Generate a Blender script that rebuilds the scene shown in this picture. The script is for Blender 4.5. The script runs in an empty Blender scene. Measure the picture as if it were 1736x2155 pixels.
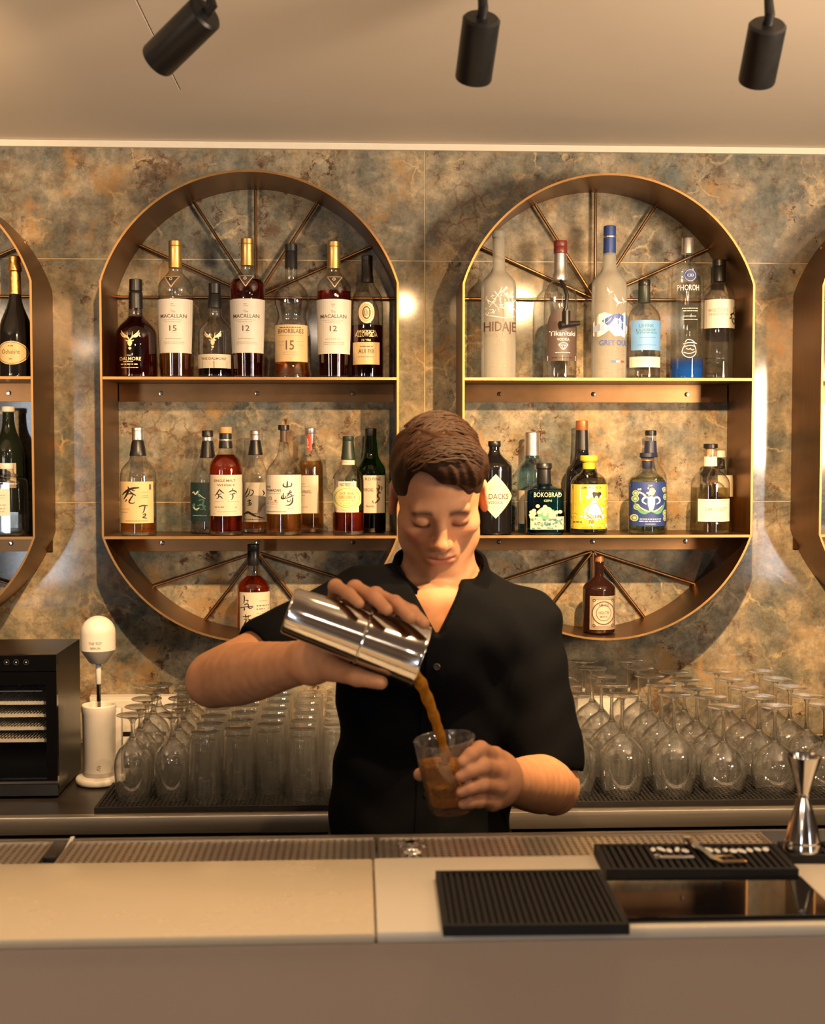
import bpy, bmesh, math, random
import numpy as np
from mathutils import Vector, Matrix
from mathutils.geometry import tessellate_polygon

random.seed(7)
rng = np.random.default_rng(7)
SC = bpy.context.scene
COL = SC.collection
PI = math.pi

# ------------------------------------------------------------------ camera
FPX = 2670.0                       # focal length in pixels of the 1736x2155 frame
EYE = Vector((0.0, -2.884, 1.555))
PSI = math.atan(115 / FPX)
THE = math.atan(122.5 / FPX)
CF = Vector((math.sin(PSI) * math.cos(THE), math.cos(PSI) * math.cos(THE), -math.sin(THE)))
CR = Vector((math.cos(PSI), -math.sin(PSI), 0))
CU = CR.cross(CF)
cam_d = bpy.data.cameras.new('camera')
cam = bpy.data.objects.new('camera', cam_d)
COL.objects.link(cam)
cam.matrix_world = Matrix(((CR.x, CU.x, -CF.x, EYE.x), (CR.y, CU.y, -CF.y, EYE.y), (CR.z, CU.z, -CF.z, EYE.z), (0, 0, 0, 1)))
cam_d.sensor_fit = 'VERTICAL'
cam_d.sensor_height = 36
cam_d.lens = 36 * FPX / 2155
cam_d.clip_start = 0.05
cam_d.dof.use_dof = True
cam_d.dof.focus_distance = 2.72
cam_d.dof.aperture_fstop = 7.1
SC.camera = cam

# ------------------------------------------------------------------ world, exposure
w = bpy.data.worlds.new('world')
SC.world = w
w.use_nodes = True
w.node_tree.nodes['Background'].inputs[0].default_value = (0.55, 0.68, 0.9, 1)
w.node_tree.nodes['Background'].inputs[1].default_value = 1.0
SC.view_settings.view_transform = 'Standard'
SC.view_settings.look = 'None'
SC.view_settings.gamma = 1
SC.view_settings.use_curve_mapping = False
SC.view_settings.exposure = -0.17
cy = SC.cycles
cy.transparent_max_bounces = 72
cy.max_bounces = 18
cy.transmission_bounces = 18
cy.diffuse_bounces = 3
cy.glossy_bounces = 5
cy.caustics_reflective = False
cy.caustics_refractive = False
cy.sample_clamp_indirect = 6
cy.adaptive_threshold = 0.02

def light(name, kind, loc, energy, color, **kw):
    d = bpy.data.lights.new(name, kind)
    d.energy = energy
    d.color = color
    for k, v in kw.items():
        if k not in ('aim', 'rot'):
            setattr(d, k, v)
    o = bpy.data.objects.new(name, d)
    COL.objects.link(o)
    o.location = loc
    if 'aim' in kw:
        o.rotation_euler = Vector(kw['aim']).to_track_quat('-Z', 'Y').to_euler()
    return o

WARM = (1.0, 0.62, 0.29)
WARMER = (1.0, 0.56, 0.24)
DAY = (0.86, 0.92, 1.0)
# daylight behind the two tall windows of the street side of the room
WINS = (-2.35, 3.25)
for wx in WINS:
    light('window_daylight', 'AREA', (wx, -6.72, 1.1), 46, DAY, shape='RECTANGLE', size=0.46, size_y=1.9, aim=(0, 1, 0))
# unseen warm fill lamps added in the ceiling: one row straight over the bar, the others over the guest side
OVER_FILL = [(-1.35, -1.7), (-0.55, -1.75), (0.35, -1.75), (1.2, -1.7)]
DOWN_FILL = [(-1.7, -3.5), (-0.2, -4.2), (1.6, -3.5), (-1.7, -5.2)]
for lx, ly in OVER_FILL:
    light('fill_bar_downlight', 'SPOT', (lx, ly, 2.232), 32, (1.0, 0.68, 0.38), spot_size=math.radians(88), spot_blend=0.7, shadow_soft_size=0.035, aim=(0, 0.0, -1))
for lx, ly in DOWN_FILL:
    light('fill_downlight', 'AREA', (lx, ly, 2.222), 17, (1.0, 0.78, 0.56), shape='DISK', size=0.16, aim=(0, 0.0, -1))
# two unseen fill lamps added on the guest side to wash the ceiling
for ux, uaim, up in ((1.75, (-1.1, 1.5, 0.56), 370), (-1.75, (0.45, 0.9, 0.62), 150)):
    light('fill_uplight', 'SPOT', (ux, -2.2, 1.70), up, (1.0, 0.74, 0.49), spot_size=math.radians(80), spot_blend=0.95, shadow_soft_size=0.22, aim=uaim)

# ------------------------------------------------------------------ helpers: placing
def at(u, v, Y):
    """point of the plane y = Y that the photograph shows at pixel (u, v)"""
    d = CF + CR * ((u - 868) / FPX) + CU * ((1077.5 - v) / FPX)
    return EYE + d * ((Y - EYE.y) / d.y)

def ppm(Y):
    return FPX / (Y - EYE.y)

# ------------------------------------------------------------------ helpers: objects
def link(o, parent=None):
    COL.objects.link(o)
    if parent is not None:
        o.parent = parent
    return o

def tag(o, label=None, cat=None, group=None, kind=None):
    if label: o['label'] = label
    if cat: o['category'] = cat
    if group: o['group'] = group
    if kind: o['kind'] = kind
    return o

def empty(name, loc, label, cat, group=None, rz=0):
    o = bpy.data.objects.new(name, None)
    o.empty_display_size = 0.05
    link(o)
    o.location = loc
    o.rotation_euler = (0, 0, rz)
    return tag(o, label, cat, group)

def dup(root, loc, label=None, rz=None):
    r = root.copy(); COL.objects.link(r); r.location = loc
    if rz is not None: r.rotation_euler = (0, 0, rz)
    if label: r['label'] = label
    for ch in root.children:
        c = ch.copy(); COL.objects.link(c); c.parent = r
        for g in ch.children:
            d = g.copy(); COL.objects.link(d); d.parent = c
    return r

class MB:
    """collects simple shapes, then links them as ONE mesh object"""
    def __init__(s):
        s.v = []; s.f = []
    def add(s, vs, fs):
        n = len(s.v)
        s.v += [tuple(p) for p in vs]
        s.f += [tuple(i + n for i in f) for f in fs]
        return s
    def box(s, x0, x1, y0, y1, z0, z1, M=None, bev=0.0):
        if bev <= 0:
            vs = [Vector((x, y, z)) for z in (z0, z1) for y in (y0, y1) for x in (x0, x1)]
            fs = [(0, 2, 3, 1), (4, 5, 7, 6), (0, 1, 5, 4), (2, 6, 7, 3), (0, 4, 6, 2), (1, 3, 7, 5)]
        else:
            bm = bmesh.new()
            bmesh.ops.create_cube(bm, size=1)
            for q in bm.verts:
                q.co = Vector(((x0 + x1) / 2 + q.co.x * (x1 - x0), (y0 + y1) / 2 + q.co.y * (y1 - y0), (z0 + z1) / 2 + q.co.z * (z1 - z0)))
            bmesh.ops.bevel(bm, geom=bm.edges[:], offset=bev, segments=2, profile=0.5, affect='EDGES')
            bm.verts.index_update()
            vs = [q.co.copy() for q in bm.verts]
            fs = [[q.index for q in f.verts] for f in bm.faces]
            bm.free()
        if M is not None: vs = [M @ p for p in vs]
        return s.add(vs, fs)
    def lathe(s, prof, seg=32, M=None, cap0=True, cap1=True):
        """prof: (r, z) from the bottom to the top"""
        vs = []; fs = []
        n = len(prof)
        for r, z in prof:
            for i in range(seg):
                a = 2 * PI * i / seg
                vs.append(Vector((r * math.cos(a), r * math.sin(a), z)))
        for j in range(n - 1):
            for i in range(seg):
                k = (i + 1) % seg
                fs.append((j * seg + i, j * seg + k, (j + 1) * seg + k, (j + 1) * seg + i))
        if cap0: fs.append(tuple(range(seg - 1, -1, -1)))
        if cap1: fs.append(tuple((n - 1) * seg + i for i in range(seg)))
        if M is not None: vs = [M @ p for p in vs]
        return s.add(vs, fs)
    def tube(s, pts, rad, seg=10, closed=False):
        pts = [Vector(p) for p in pts]
        n = len(pts)
        rads = rad if hasattr(rad, '__len__') else [rad] * n
        ref = None; vs = []; fs = []
        for i, p in enumerate(pts):
            if closed: t = (pts[(i + 1) % n] - pts[i - 1]).normalized()
            else: t = (pts[min(i + 1, n - 1)] - pts[max(i - 1, 0)]).normalized()
            if ref is None:
                ref = Vector((0, 0, 1)) if abs(t.z) < 0.9 else Vector((1, 0, 0))
            a = (ref - t * ref.dot(t)).normalized(); b = t.cross(a); ref = a
            for k in range(seg):
                c = 2 * PI * k / seg
                vs.append(p + (a * math.cos(c) + b * math.sin(c)) * rads[i])
        for i in range(n if closed else n - 1):
            j = (i + 1) % n
            for k in range(seg):
                l = (k + 1) % seg
                fs.append((i * seg + k, i * seg + l, j * seg + l, j * seg + k))
        if not closed:
            fs.append(tuple(range(seg - 1, -1, -1)))
            fs.append(tuple((n - 1) * seg + k for k in range(seg)))
        return s.add(vs, fs)
    def mesh(s, name, mat, smooth=True, angle=35):
        me = bpy.data.meshes.new(name)
        me.from_pydata(s.v, [], s.f)
        me.update()
        if mat: me.materials.append(mat)
        if smooth and len(me.polygons):
            me.polygons.foreach_set('use_smooth', [True] * len(me.polygons))
            me.set_sharp_from_angle(angle=math.radians(angle))
        return me
    def build(s, name, mat, parent=None, smooth=True, angle=35):
        return link(bpy.data.objects.new(name, s.mesh(name, mat, smooth, angle)), parent)

# ------------------------------------------------------------------ helpers: materials
def new_mat(name):
    m = bpy.data.materials.new(name)
    m.use_nodes = True
    nt = m.node_tree
    nt.nodes.clear()
    out = nt.nodes.new('ShaderNodeOutputMaterial')
    return m, nt, out

def N(nt, t, **kw):
    n = nt.nodes.new('ShaderNode' + t)
    for k, v in kw.items():
        if hasattr(n, k): setattr(n, k, v)
    return n

def setin(n, **kw):
    for k, v in kw.items():
        n.inputs[k.replace('_', ' ')].default_value = v
    return n

def c4(c):
    return (c[0], c[1], c[2], 1)

def pbr(name, col, rough=0.5, metal=0.0, spec=0.5, var=0.12, scale=40, bump=0.0, coat=0.0, rvar=0.1, stretch=None, bscale=None):
    """plain surface with a procedural grain in colour, roughness and relief"""
    m, nt, out = new_mat(name)
    b = N(nt, 'BsdfPrincipled')
    tc = N(nt, 'TexCoord')
    src = tc.outputs['Object']
    if stretch:
        mp = N(nt, 'Mapping'); mp.inputs['Scale'].default_value = stretch
        nt.links.new(src, mp.inputs['Vector']); src = mp.outputs['Vector']
    n = N(nt, 'TexNoise'); setin(n, Scale=scale, Detail=6.0, Roughness=0.6)
    nt.links.new(src, n.inputs['Vector'])
    r = N(nt, 'ValToRGB')
    r.color_ramp.elements[0].position = 0.3; r.color_ramp.elements[1].position = 0.72
    r.color_ramp.elements[0].color = c4([c * (1 - var) for c in col])
    r.color_ramp.elements[1].color = c4([min(1, c * (1 + var)) for c in col])
    nt.links.new(n.outputs['Fac'], r.inputs['Fac'])
    nt.links.new(r.outputs['Color'], b.inputs['Base Color'])
    mr = N(nt, 'MapRange'); setin(mr, To_Min=max(0.02, rough - rvar), To_Max=min(1, rough + rvar))
    nt.links.new(n.outputs['Fac'], mr.inputs['Value'])
    nt.links.new(mr.outputs['Result'], b.inputs['Roughness'])
    setin(b, Metallic=metal); b.inputs['Specular IOR Level'].default_value = spec
    b.inputs['Coat Weight'].default_value = coat
    if bump:
        bp = N(nt, 'Bump'); setin(bp, Strength=bump, Distance=0.002)
        if bscale:
            n2 = N(nt, 'TexNoise'); setin(n2, Scale=bscale, Detail=4.0); nt.links.new(src, n2.inputs['Vector'])
            nt.links.new(n2.outputs['Fac'], bp.inputs['Height'])
        else:
            nt.links.new(n.outputs['Fac'], bp.inputs['Height'])
        nt.links.new(bp.outputs['Normal'], b.inputs['Normal'])
    nt.links.new(b.outputs[0], out.inputs[0])
    return m

def thin_glass(name, tint=(0.97, 0.97, 0.96), edge=(0.55, 0.55, 0.52), f0=0.075, rough=0.0, power=5.0, epow=3.0, haze=0.0):
    """glass wall a millimetre thick: what is behind shows through, the wall mirrors more at a glancing angle"""
    m, nt, out = new_mat(name)
    lw = N(nt, 'LayerWeight'); lw.inputs['Blend'].default_value = 0.5
    p = N(nt, 'Math', operation='POWER'); p.inputs[1].default_value = power
    nt.links.new(lw.outputs['Facing'], p.inputs[0])
    mr = N(nt, 'MapRange'); setin(mr, To_Min=f0, To_Max=1.0)
    nt.links.new(p.outputs[0], mr.inputs['Value'])
    e = N(nt, 'Math', operation='POWER'); e.inputs[1].default_value = epow
    nt.links.new(lw.outputs['Facing'], e.inputs[0])
    mx = N(nt, 'MixRGB'); mx.inputs[1].default_value = c4(tint); mx.inputs[2].default_value = c4(edge)
    nt.links.new(e.outputs[0], mx.inputs[0])
    t = N(nt, 'BsdfTransparent'); nt.links.new(mx.outputs[0], t.inputs[0])
    g = N(nt, 'BsdfGlossy'); setin(g, Roughness=rough)
    g.inputs[0].default_value = (1, 1, 1, 1)
    s = N(nt, 'MixShader')
    nt.links.new(mr.outputs['Result'], s.inputs[0]); nt.links.new(t.outputs[0], s.inputs[1]); nt.links.new(g.outputs[0], s.inputs[2])
    if haze:  # white haze: dried water film, plus brightness of reflections put into the glass
        d = N(nt, 'BsdfDiffuse'); d.inputs[0].default_value = (0.9, 0.9, 0.88, 1)
        tl = N(nt, 'BsdfTranslucent'); tl.inputs[0].default_value = (0.9, 0.9, 0.88, 1)
        dm = N(nt, 'MixShader'); dm.inputs[0].default_value = 0.5
        nt.links.new(d.outputs[0], dm.inputs[1]); nt.links.new(tl.outputs[0], dm.inputs[2])
        tc = N(nt, 'TexCoord'); n = N(nt, 'TexNoise'); mp = N(nt, 'Mapping'); mp.inputs['Scale'].default_value = (1, 1, 0.12)
        nt.links.new(tc.outputs['Object'], mp.inputs[0]); setin(n, Scale=140.0, Detail=4.0); nt.links.new(mp.outputs[0], n.inputs['Vector'])
        fr = N(nt, 'MapRange'); setin(fr, From_Min=0.35, From_Max=0.7, To_Min=haze * 0.4, To_Max=haze * 1.8); nt.links.new(n.outputs['Fac'], fr.inputs['Value'])
        s2 = N(nt, 'MixShader'); nt.links.new(fr.outputs[0], s2.inputs[0]); nt.links.new(s.outputs[0], s2.inputs[1]); nt.links.new(dm.outputs[0], s2.inputs[2]); s = s2
    nt.links.new(s.outputs[0], out.inputs[0])
    return m

def solid_glass(name, col=(1, 1, 1), ior=1.45, clear=0.35):
    """thick glass or liquor: refracts, and lets part of the light straight through so that it tints the shadow it casts"""
    m, nt, out = new_mat(name)
    g = N(nt, 'BsdfGlass'); g.inputs['Color'].default_value = c4(col); g.inputs['Roughness'].default_value = 0.0; g.inputs['IOR'].default_value = ior
    t = N(nt, 'BsdfTransparent'); t.inputs[0].default_value = c4(col)
    s = N(nt, 'MixShader'); s.inputs[0].default_value = clear
    nt.links.new(g.outputs[0], s.inputs[1]); nt.links.new(t.outputs[0], s.inputs[2])
    nt.links.new(s.outputs[0], out.inputs[0])
    return m

def cloudy(name, col, clear_col, k):
    """shaken drink: mostly clear, with a little light scattered by fine bubbles"""
    m, nt, out = new_mat(name)
    g = N(nt, 'BsdfGlass'); g.inputs['Color'].default_value = c4(clear_col); g.inputs['IOR'].default_value = 1.33; g.inputs['Roughness'].default_value = 0.02
    t = N(nt, 'BsdfTransparent'); t.inputs[0].default_value = c4(clear_col)
    s = N(nt, 'MixShader'); s.inputs[0].default_value = 0.3; nt.links.new(g.outputs[0], s.inputs[1]); nt.links.new(t.outputs[0], s.inputs[2])
    d = N(nt, 'BsdfTranslucent'); d.inputs[0].default_value = c4(col)
    e = N(nt, 'BsdfDiffuse'); e.inputs[0].default_value = c4(col)
    de = N(nt, 'MixShader'); de.inputs[0].default_value = 0.5; nt.links.new(d.outputs[0], de.inputs[1]); nt.links.new(e.outputs[0], de.inputs[2])
    tc = N(nt, 'TexCoord'); n = N(nt, 'TexNoise'); setin(n, Scale=70.0, Detail=5.0, Distortion=1.0); nt.links.new(tc.outputs['Object'], n.inputs['Vector'])
    r = N(nt, 'MapRange'); setin(r, From_Min=0.3, From_Max=0.7, To_Min=k * 0.7, To_Max=min(1, k * 1.3)); nt.links.new(n.outputs['Fac'], r.inputs['Value'])
    q = N(nt, 'MixShader'); nt.links.new(r.outputs[0], q.inputs[0]); nt.links.new(s.outputs[0], q.inputs[1]); nt.links.new(de.outputs[0], q.inputs[2])
    nt.links.new(q.outputs[0], out.inputs[0])
    return m

def emit(name, col, k):
    m, nt, out = new_mat(name)
    e = N(nt, 'Emission'); e.inputs[0].default_value = c4(col); e.inputs[1].default_value = k
    nt.links.new(e.outputs[0], out.inputs[0])
    return m

def marble(name):
    """brecciated green-brown marble: rounded clasts, pale and ochre healed seams, rust crumbs, dark pools"""
    m, nt, out = new_mat(name)
    L = nt.links.new
    b = N(nt, 'BsdfPrincipled')
    tc = N(nt, 'TexCoord')
    P0 = tc.outputs['Object']
    def noise(src, sc, det=6.0, ro=0.6, dist=0.0):
        n = N(nt, 'TexNoise'); setin(n, Scale=sc, Detail=det, Roughness=ro, Distortion=dist); L(src, n.inputs['Vector']); return n
    def ramp(src, stops):
        r = N(nt, 'ValToRGB'); e = r.color_ramp.elements
        while len(e) < len(stops): e.new(0.5)
        for q, (p, c) in zip(e, stops): q.position = p; q.color = c4(c if isinstance(c, tuple) else (c, c, c))
        L(src, r.inputs['Fac']); return r.outputs[0]
    def mix(f, a, c, bt='MIX'):
        x = N(nt, 'MixRGB', blend_type=bt)
        for i, s in ((0, f), (1, a), (2, c)):
            if isinstance(s, (int, float)): x.inputs[i].default_value = s if i == 0 else (s, s, s, 1)
            elif isinstance(s, tuple): x.inputs[i].default_value = c4(s)
            else: L(s, x.inputs[i])
        return x.outputs[0]
    def warp(src, sc, amt):
        n = noise(src, sc, 4.0, 0.6)
        s_ = N(nt, 'VectorMath', operation='SUBTRACT'); s_.inputs[1].default_value = (0.5, 0.5, 0.5); L(n.outputs['Color'], s_.inputs[0])
        k = N(nt, 'VectorMath', operation='SCALE'); k.inputs['Scale'].default_value = amt; L(s_.outputs[0], k.inputs[0])
        w_ = N(nt, 'VectorMath', operation='ADD'); L(src, w_.inputs[0]); L(k.outputs[0], w_.inputs[1]); return w_.outputs[0]
    W = warp(P0, 3.0, 0.16)
    W2 = warp(P0, 16.0, 0.07)
    W3 = warp(P0, 40.0, 0.03)
    F = lambda *a_, **k_: noise(*a_, **k_).outputs['Fac']
    # ground tone, soft and cloudy
    c = ramp(F(P0, 5.0, 10.0, 0.68), [(0.32, (0.095, 0.115, 0.110)), (0.44, (0.215, 0.205, 0.170)), (0.55, (0.33, 0.275, 0.195)), (0.68, (0.48, 0.405, 0.30))])
    # clasts of 3 to 7 cm, each its own shade, their outlines ragged
    vo = N(nt, 'TexVoronoi', feature='SMOOTH_F1'); setin(vo, Scale=15.0, Randomness=1.0, Smoothness=0.25); L(W2, vo.inputs['Vector'])
    sep = N(nt, 'SeparateXYZ'); L(vo.outputs['Color'], sep.inputs[0])
    c = mix(0.6, c, ramp(sep.outputs[0], [(0.15, (0.62, 0.68, 0.68)), (0.5, (0.98, 0.96, 0.92)), (0.85, (1.34, 1.22, 1.02))]), 'MULTIPLY')
    # fine mottling and grain
    c = mix(0.95, c, ramp(F(P0, 30.0, 12.0, 0.78), [(0.32, 0.34), (0.5, 0.88), (0.68, 1.42)]), 'MULTIPLY')
    # ochre stains
    c = mix(ramp(F(P0, 8.0, 12.0, 0.74), [(0.53, 0.0), (0.63, 0.8)]), c, (0.40, 0.225, 0.08))
    # pale cloudy patches
    c = mix(ramp(F(W, 6.2, 12.0, 0.74), [(0.56, 0.0), (0.68, 0.7)]), c, (0.58, 0.49, 0.34))
    # healed seams
    ve = N(nt, 'TexVoronoi', feature='DISTANCE_TO_EDGE'); setin(ve, Scale=9.0); L(W2, ve.inputs['Vector'])
    gate = ramp(F(P0, 7.0, 8.0, 0.7), [(0.50, 0.0), (0.60, 1.0)])
    c = mix(mix(1.0, ramp(ve.outputs['Distance'], [(0.0, 0.75), (0.035, 0.0)]), gate, 'MULTIPLY'), c, (0.62, 0.46, 0.25))
    ve2 = N(nt, 'TexVoronoi', feature='DISTANCE_TO_EDGE'); setin(ve2, Scale=26.0); L(W3, ve2.inputs['Vector'])
    gate2 = ramp(F(P0, 6.0, 9.0, 0.72), [(0.53, 0.0), (0.61, 0.9)])
    c = mix(mix(1.0, ramp(ve2.outputs['Distance'], [(0.0, 0.9), (0.08, 0.0)]), gate2, 'MULTIPLY'), c, (0.17, 0.085, 0.04))
    # rust brown crumbs along broken zones
    zone = ramp(F(P0, 3.6, 8.0, 0.68), [(0.46, 0.0), (0.57, 1.0)])
    c = mix(mix(1.0, ramp(F(W3, 26.0, 12.0, 0.78), [(0.545, 0.0), (0.585, 1.0)]), zone, 'MULTIPLY'), c, (0.085, 0.036, 0.020))
    zone2 = ramp(F(W, 3.0, 8.0, 0.66), [(0.50, 0.0), (0.60, 0.9)])
    c = mix(mix(1.0, ramp(F(P0, 14.0, 12.0, 0.75), [(0.51, 0.0), (0.58, 1.0)]), zone2, 'MULTIPLY'), c, (0.13, 0.072, 0.042))
    # dark green pools
    c = mix(ramp(F(W, 3.1, 10.0, 0.68), [(0.57, 0.0), (0.65, 0.85)]), c, mix(0.8, (0.070, 0.108, 0.112), ramp(F(P0, 30.0, 10.0, 0.76), [(0.3, 0.4), (0.7, 1.8)]), 'MULTIPLY'))
    L(c, b.inputs['Base Color'])
    setin(b, Roughness=0.09); b.inputs['Specular IOR Level'].default_value = 0.45
    L(b.outputs[0], out.inputs[0])
    return m

M = dict(
    marble=marble('marble'),
    grout=pbr('grout', (0.55, 0.44, 0.27), 0.6),
    ceiling=pbr('ceiling paint', (0.82, 0.71, 0.59), 0.75, var=0.02, scale=3, spec=0.25),
    bar_front=pbr('taupe solid surface', (0.46, 0.33, 0.235), 0.4, var=0.015, scale=5, spec=0.4),
    cream=pbr('cream trim', (0.72, 0.66, 0.55), 0.5, var=0.03),
    plaster=pbr('warm plaster', (0.30, 0.21, 0.14), 0.8, var=0.05, scale=6),
    floor=pbr('dark floor', (0.10, 0.075, 0.055), 0.45, scale=8),
    bronze=pbr('brushed bronze', (0.25, 0.132, 0.058), 0.36, 1.0, var=0.22, scale=9, stretch=(1, 14, 1), rvar=0.08),
    brass=pbr('brass edge', (0.42, 0.225, 0.08), 0.42, 1.0, var=0.08, scale=30),
    steel=pbr('brushed steel', (0.62, 0.55, 0.46), 0.33, 0.92, var=0.06, scale=6, stretch=(1, 60, 60), rvar=0.05),
    polished=pbr('polished steel', (0.72, 0.69, 0.65), 0.12, 1.0, var=0.04, scale=20, rvar=0.03),
    chrome=pbr('chrome', (0.75, 0.74, 0.72), 0.06, 1.0, var=0.02, rvar=0.02),
    black_metal=pbr('black lamp coat', (0.012, 0.012, 0.013), 0.42, 0.0, var=0.2, scale=60),
    rubber=pbr('black rubber', (0.010, 0.009, 0.009), 0.65, var=0.2, spec=0.3, scale=120),
    stone=pbr('black worktop', (0.022, 0.018, 0.016), 0.32, var=0.45, scale=14, bump=0.15, rvar=0.14),
    bar=pbr('cream solid surface', (0.62, 0.545, 0.44), 0.32, var=0.015, scale=5, spec=0.5),
    bar_yellow=pbr('satin cream solid surface', (0.58, 0.48, 0.345), 0.26, var=0.02, scale=5, spec=0.5),
    gloss_black=pbr('black glass', (0.004, 0.004, 0.005), 0.04, var=0.1, spec=0.6, rvar=0.01),
    satin_black=pbr('black steel', (0.03, 0.027, 0.025), 0.3, 0.6, var=0.15, scale=8, rvar=0.05),
    black_plastic=pbr('black plastic', (0.014, 0.012, 0.012), 0.33, var=0.15, coat=0.15),
    white_plastic=pbr('white plastic', (0.74, 0.70, 0.65), 0.35, var=0.02),
    grey_plastic=pbr('grey plastic', (0.40, 0.37, 0.34), 0.45, var=0.03),
    glass=thin_glass('clear glass', edge=(0.30, 0.29, 0.25), epow=2.4, power=4.0),
    stemware=thin_glass('stemware glass', tint=(0.99, 0.99, 0.985), edge=(0.50, 0.49, 0.45), f0=0.085, power=2.8, epow=4.0, haze=0.03),
    thick=solid_glass('thick clear glass', (0.97, 0.97, 0.95), 1.45, 0.25),
    pane=thin_glass('window glass', (0.97, 0.98, 0.98), (0.8, 0.85, 0.85)),
    smoked=thin_glass('smoked oven glass', (0.45, 0.42, 0.40), (0.05, 0.05, 0.05), 0.05),
    bulb=emit('lamp bulb', (1.0, 0.72, 0.42), 10.0),
)

# ================================================================== the setting
CEIL = 2.25
BAR_Z, BACK_Z = 1.10, 0.90
def struct(o, parent=None):
    o['kind'] = 'structure'; return o

wall_b = struct(MB().box(-4.2, 4.2, 0.0013, 0.15, 0, CEIL + 0.1).build('wall_back', M['grout'], smooth=False))
struct(MB().box(-4.2, 4.2, -6.9, 0.15, -0.1, 0).build('floor', M['floor'], smooth=False))
# wall tiles, 1.2 x 0.55 m, 2 mm joints, bevelled edges
jx = at(894, 600, 0).x
zj = at(868, 549, 0).z
th = zj - at(868, 1056, 0).z
cols = [jx - 2.4, jx - 1.2, jx, jx + 1.2, jx + 2.4]
rows = [CEIL, zj, zj - th, zj - 2 * th, zj - 3 * th]
for i in range(4):
    for j in range(4):
        MB().box(cols[i] + .0012, cols[i + 1] - .0012, 0.0, 0.0012, rows[j + 1] + .0012, rows[j] - .0012, bev=.0005).build('tile', M['marble'], wall_b, smooth=False)
# ceiling: one painted board with a flush access hatch cut in at the left
hx, hy0, hy1 = at(381, 190, 0).x, 0, 0
def ceil_pt(u, v):
    d = CF + CR * ((u - 868) / FPX) + CU * ((1077.5 - v) / FPX)
    return EYE + d * ((CEIL - EYE.z) / d.z)
hc = ceil_pt(381, 190)
hx1, hy1 = hc.x, hc.y
hx0, hy0 = hx1 - 0.62, hy1 - 0.62
g = 0.0022
ce = MB()
ce.box(-4.2, 4.2, hy1, 0.15, CEIL, CEIL + .1).box(-4.2, 4.2, -6.9, hy0, CEIL, CEIL + .1)
ce.box(-4.2, hx0, hy0, hy1, CEIL, CEIL + .1).box(hx1, 4.2, hy0, hy1, CEIL, CEIL + .1)
ceil_o = struct(ce.build('ceiling', M['ceiling'], smooth=False))
MB().box(hx0 + g, hx1 - g, hy0 + g, hy1 - g, CEIL - .0008, CEIL + .09, bev=.0008).build('access_hatch', M['ceiling'], ceil_o, smooth=False)
zt = at(868, 318, 0).z
struct(MB().box(-4.2, 4.2, -0.010, 0.0, zt, CEIL - .0005, bev=.001).build('trim_1', M['cream'], smooth=False))
# guest side of the room, seen only in reflections
wf = MB()
y0, y1 = -6.75, -6.55
xs = [-4.2] + [q for wx in WINS for q in (wx - .24, wx + .24)] + [4.2]
for a in range(0, len(xs), 2):
    wf.box(xs[a], xs[a + 1], y0, y1, 0, CEIL)
for a in range(1, len(xs) - 1, 2):
    wf.box(xs[a], xs[a + 1], y0, y1, 0, 0.1).box(xs[a], xs[a + 1], y0, y1, 2.1, CEIL)
struct(wf.build('wall_front', M['plaster'], smooth=False))
for k, wx in enumerate(WINS):
    f = MB(); a, b2 = wx - .24, wx + .24
    f.box(a, a + .03, -6.68, -6.6, .1, 2.1).box(b2 - .03, b2, -6.68, -6.6, .1, 2.1)
    f.box(a + .03, b2 - .03, -6.68, -6.6, .1, .13).box(a + .03, b2 - .03, -6.68, -6.6, 2.07, 2.1)
    fo = struct(f.build('window_%d' % (k + 1), M['satin_black'], smooth=False))
    MB().box(a + .03, b2 - .03, -6.645, -6.64, .13, 2.07).build('pane', M['pane'], fo, smooth=False)
struct(MB().box(-4.35, -4.2, -6.75, 0.15, 0, CEIL).build('wall_left', M['plaster'], smooth=False))
struct(MB().box(4.2, 4.35, -6.75, 0.15, 0, CEIL).build('wall_right', M['plaster'], smooth=False))
for lx, ly in OVER_FILL + DOWN_FILL:  # fittings for the added fill lamps
    o = MB().lathe([(.085, -.001), (.085, -.012), (.105, -.012), (.105, 0.0)][::-1], 28, cap0=False, cap1=False).build('fill_downlight_ring', M['cream'], ceil_o)
    o.location = (lx, ly, CEIL)
for lx, side in ((1.75, 'right'), (-1.75, 'left')):  # stands for the two added ceiling-wash lamps
    fl_ = empty('fill_floor_lamp', (lx, -2.2, 0), 'unseen floor lamp added to wash the ceiling, beyond the %s picture edge' % side, 'lamp')
    MB().lathe([(.14, .0003), (.14, .015), (.02, .025), (.012, .04), (.012, 1.58), (.001, 1.585)], 28).build('stand', M['black_metal'], fl_)
    MB().lathe([(.015, 1.575), (.03, 1.58), (.09, 1.63), (.087, 1.63), (.028, 1.586), (.001, 1.583)], 32, cap0=False).build('shade', M['black_metal'], fl_)

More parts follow.
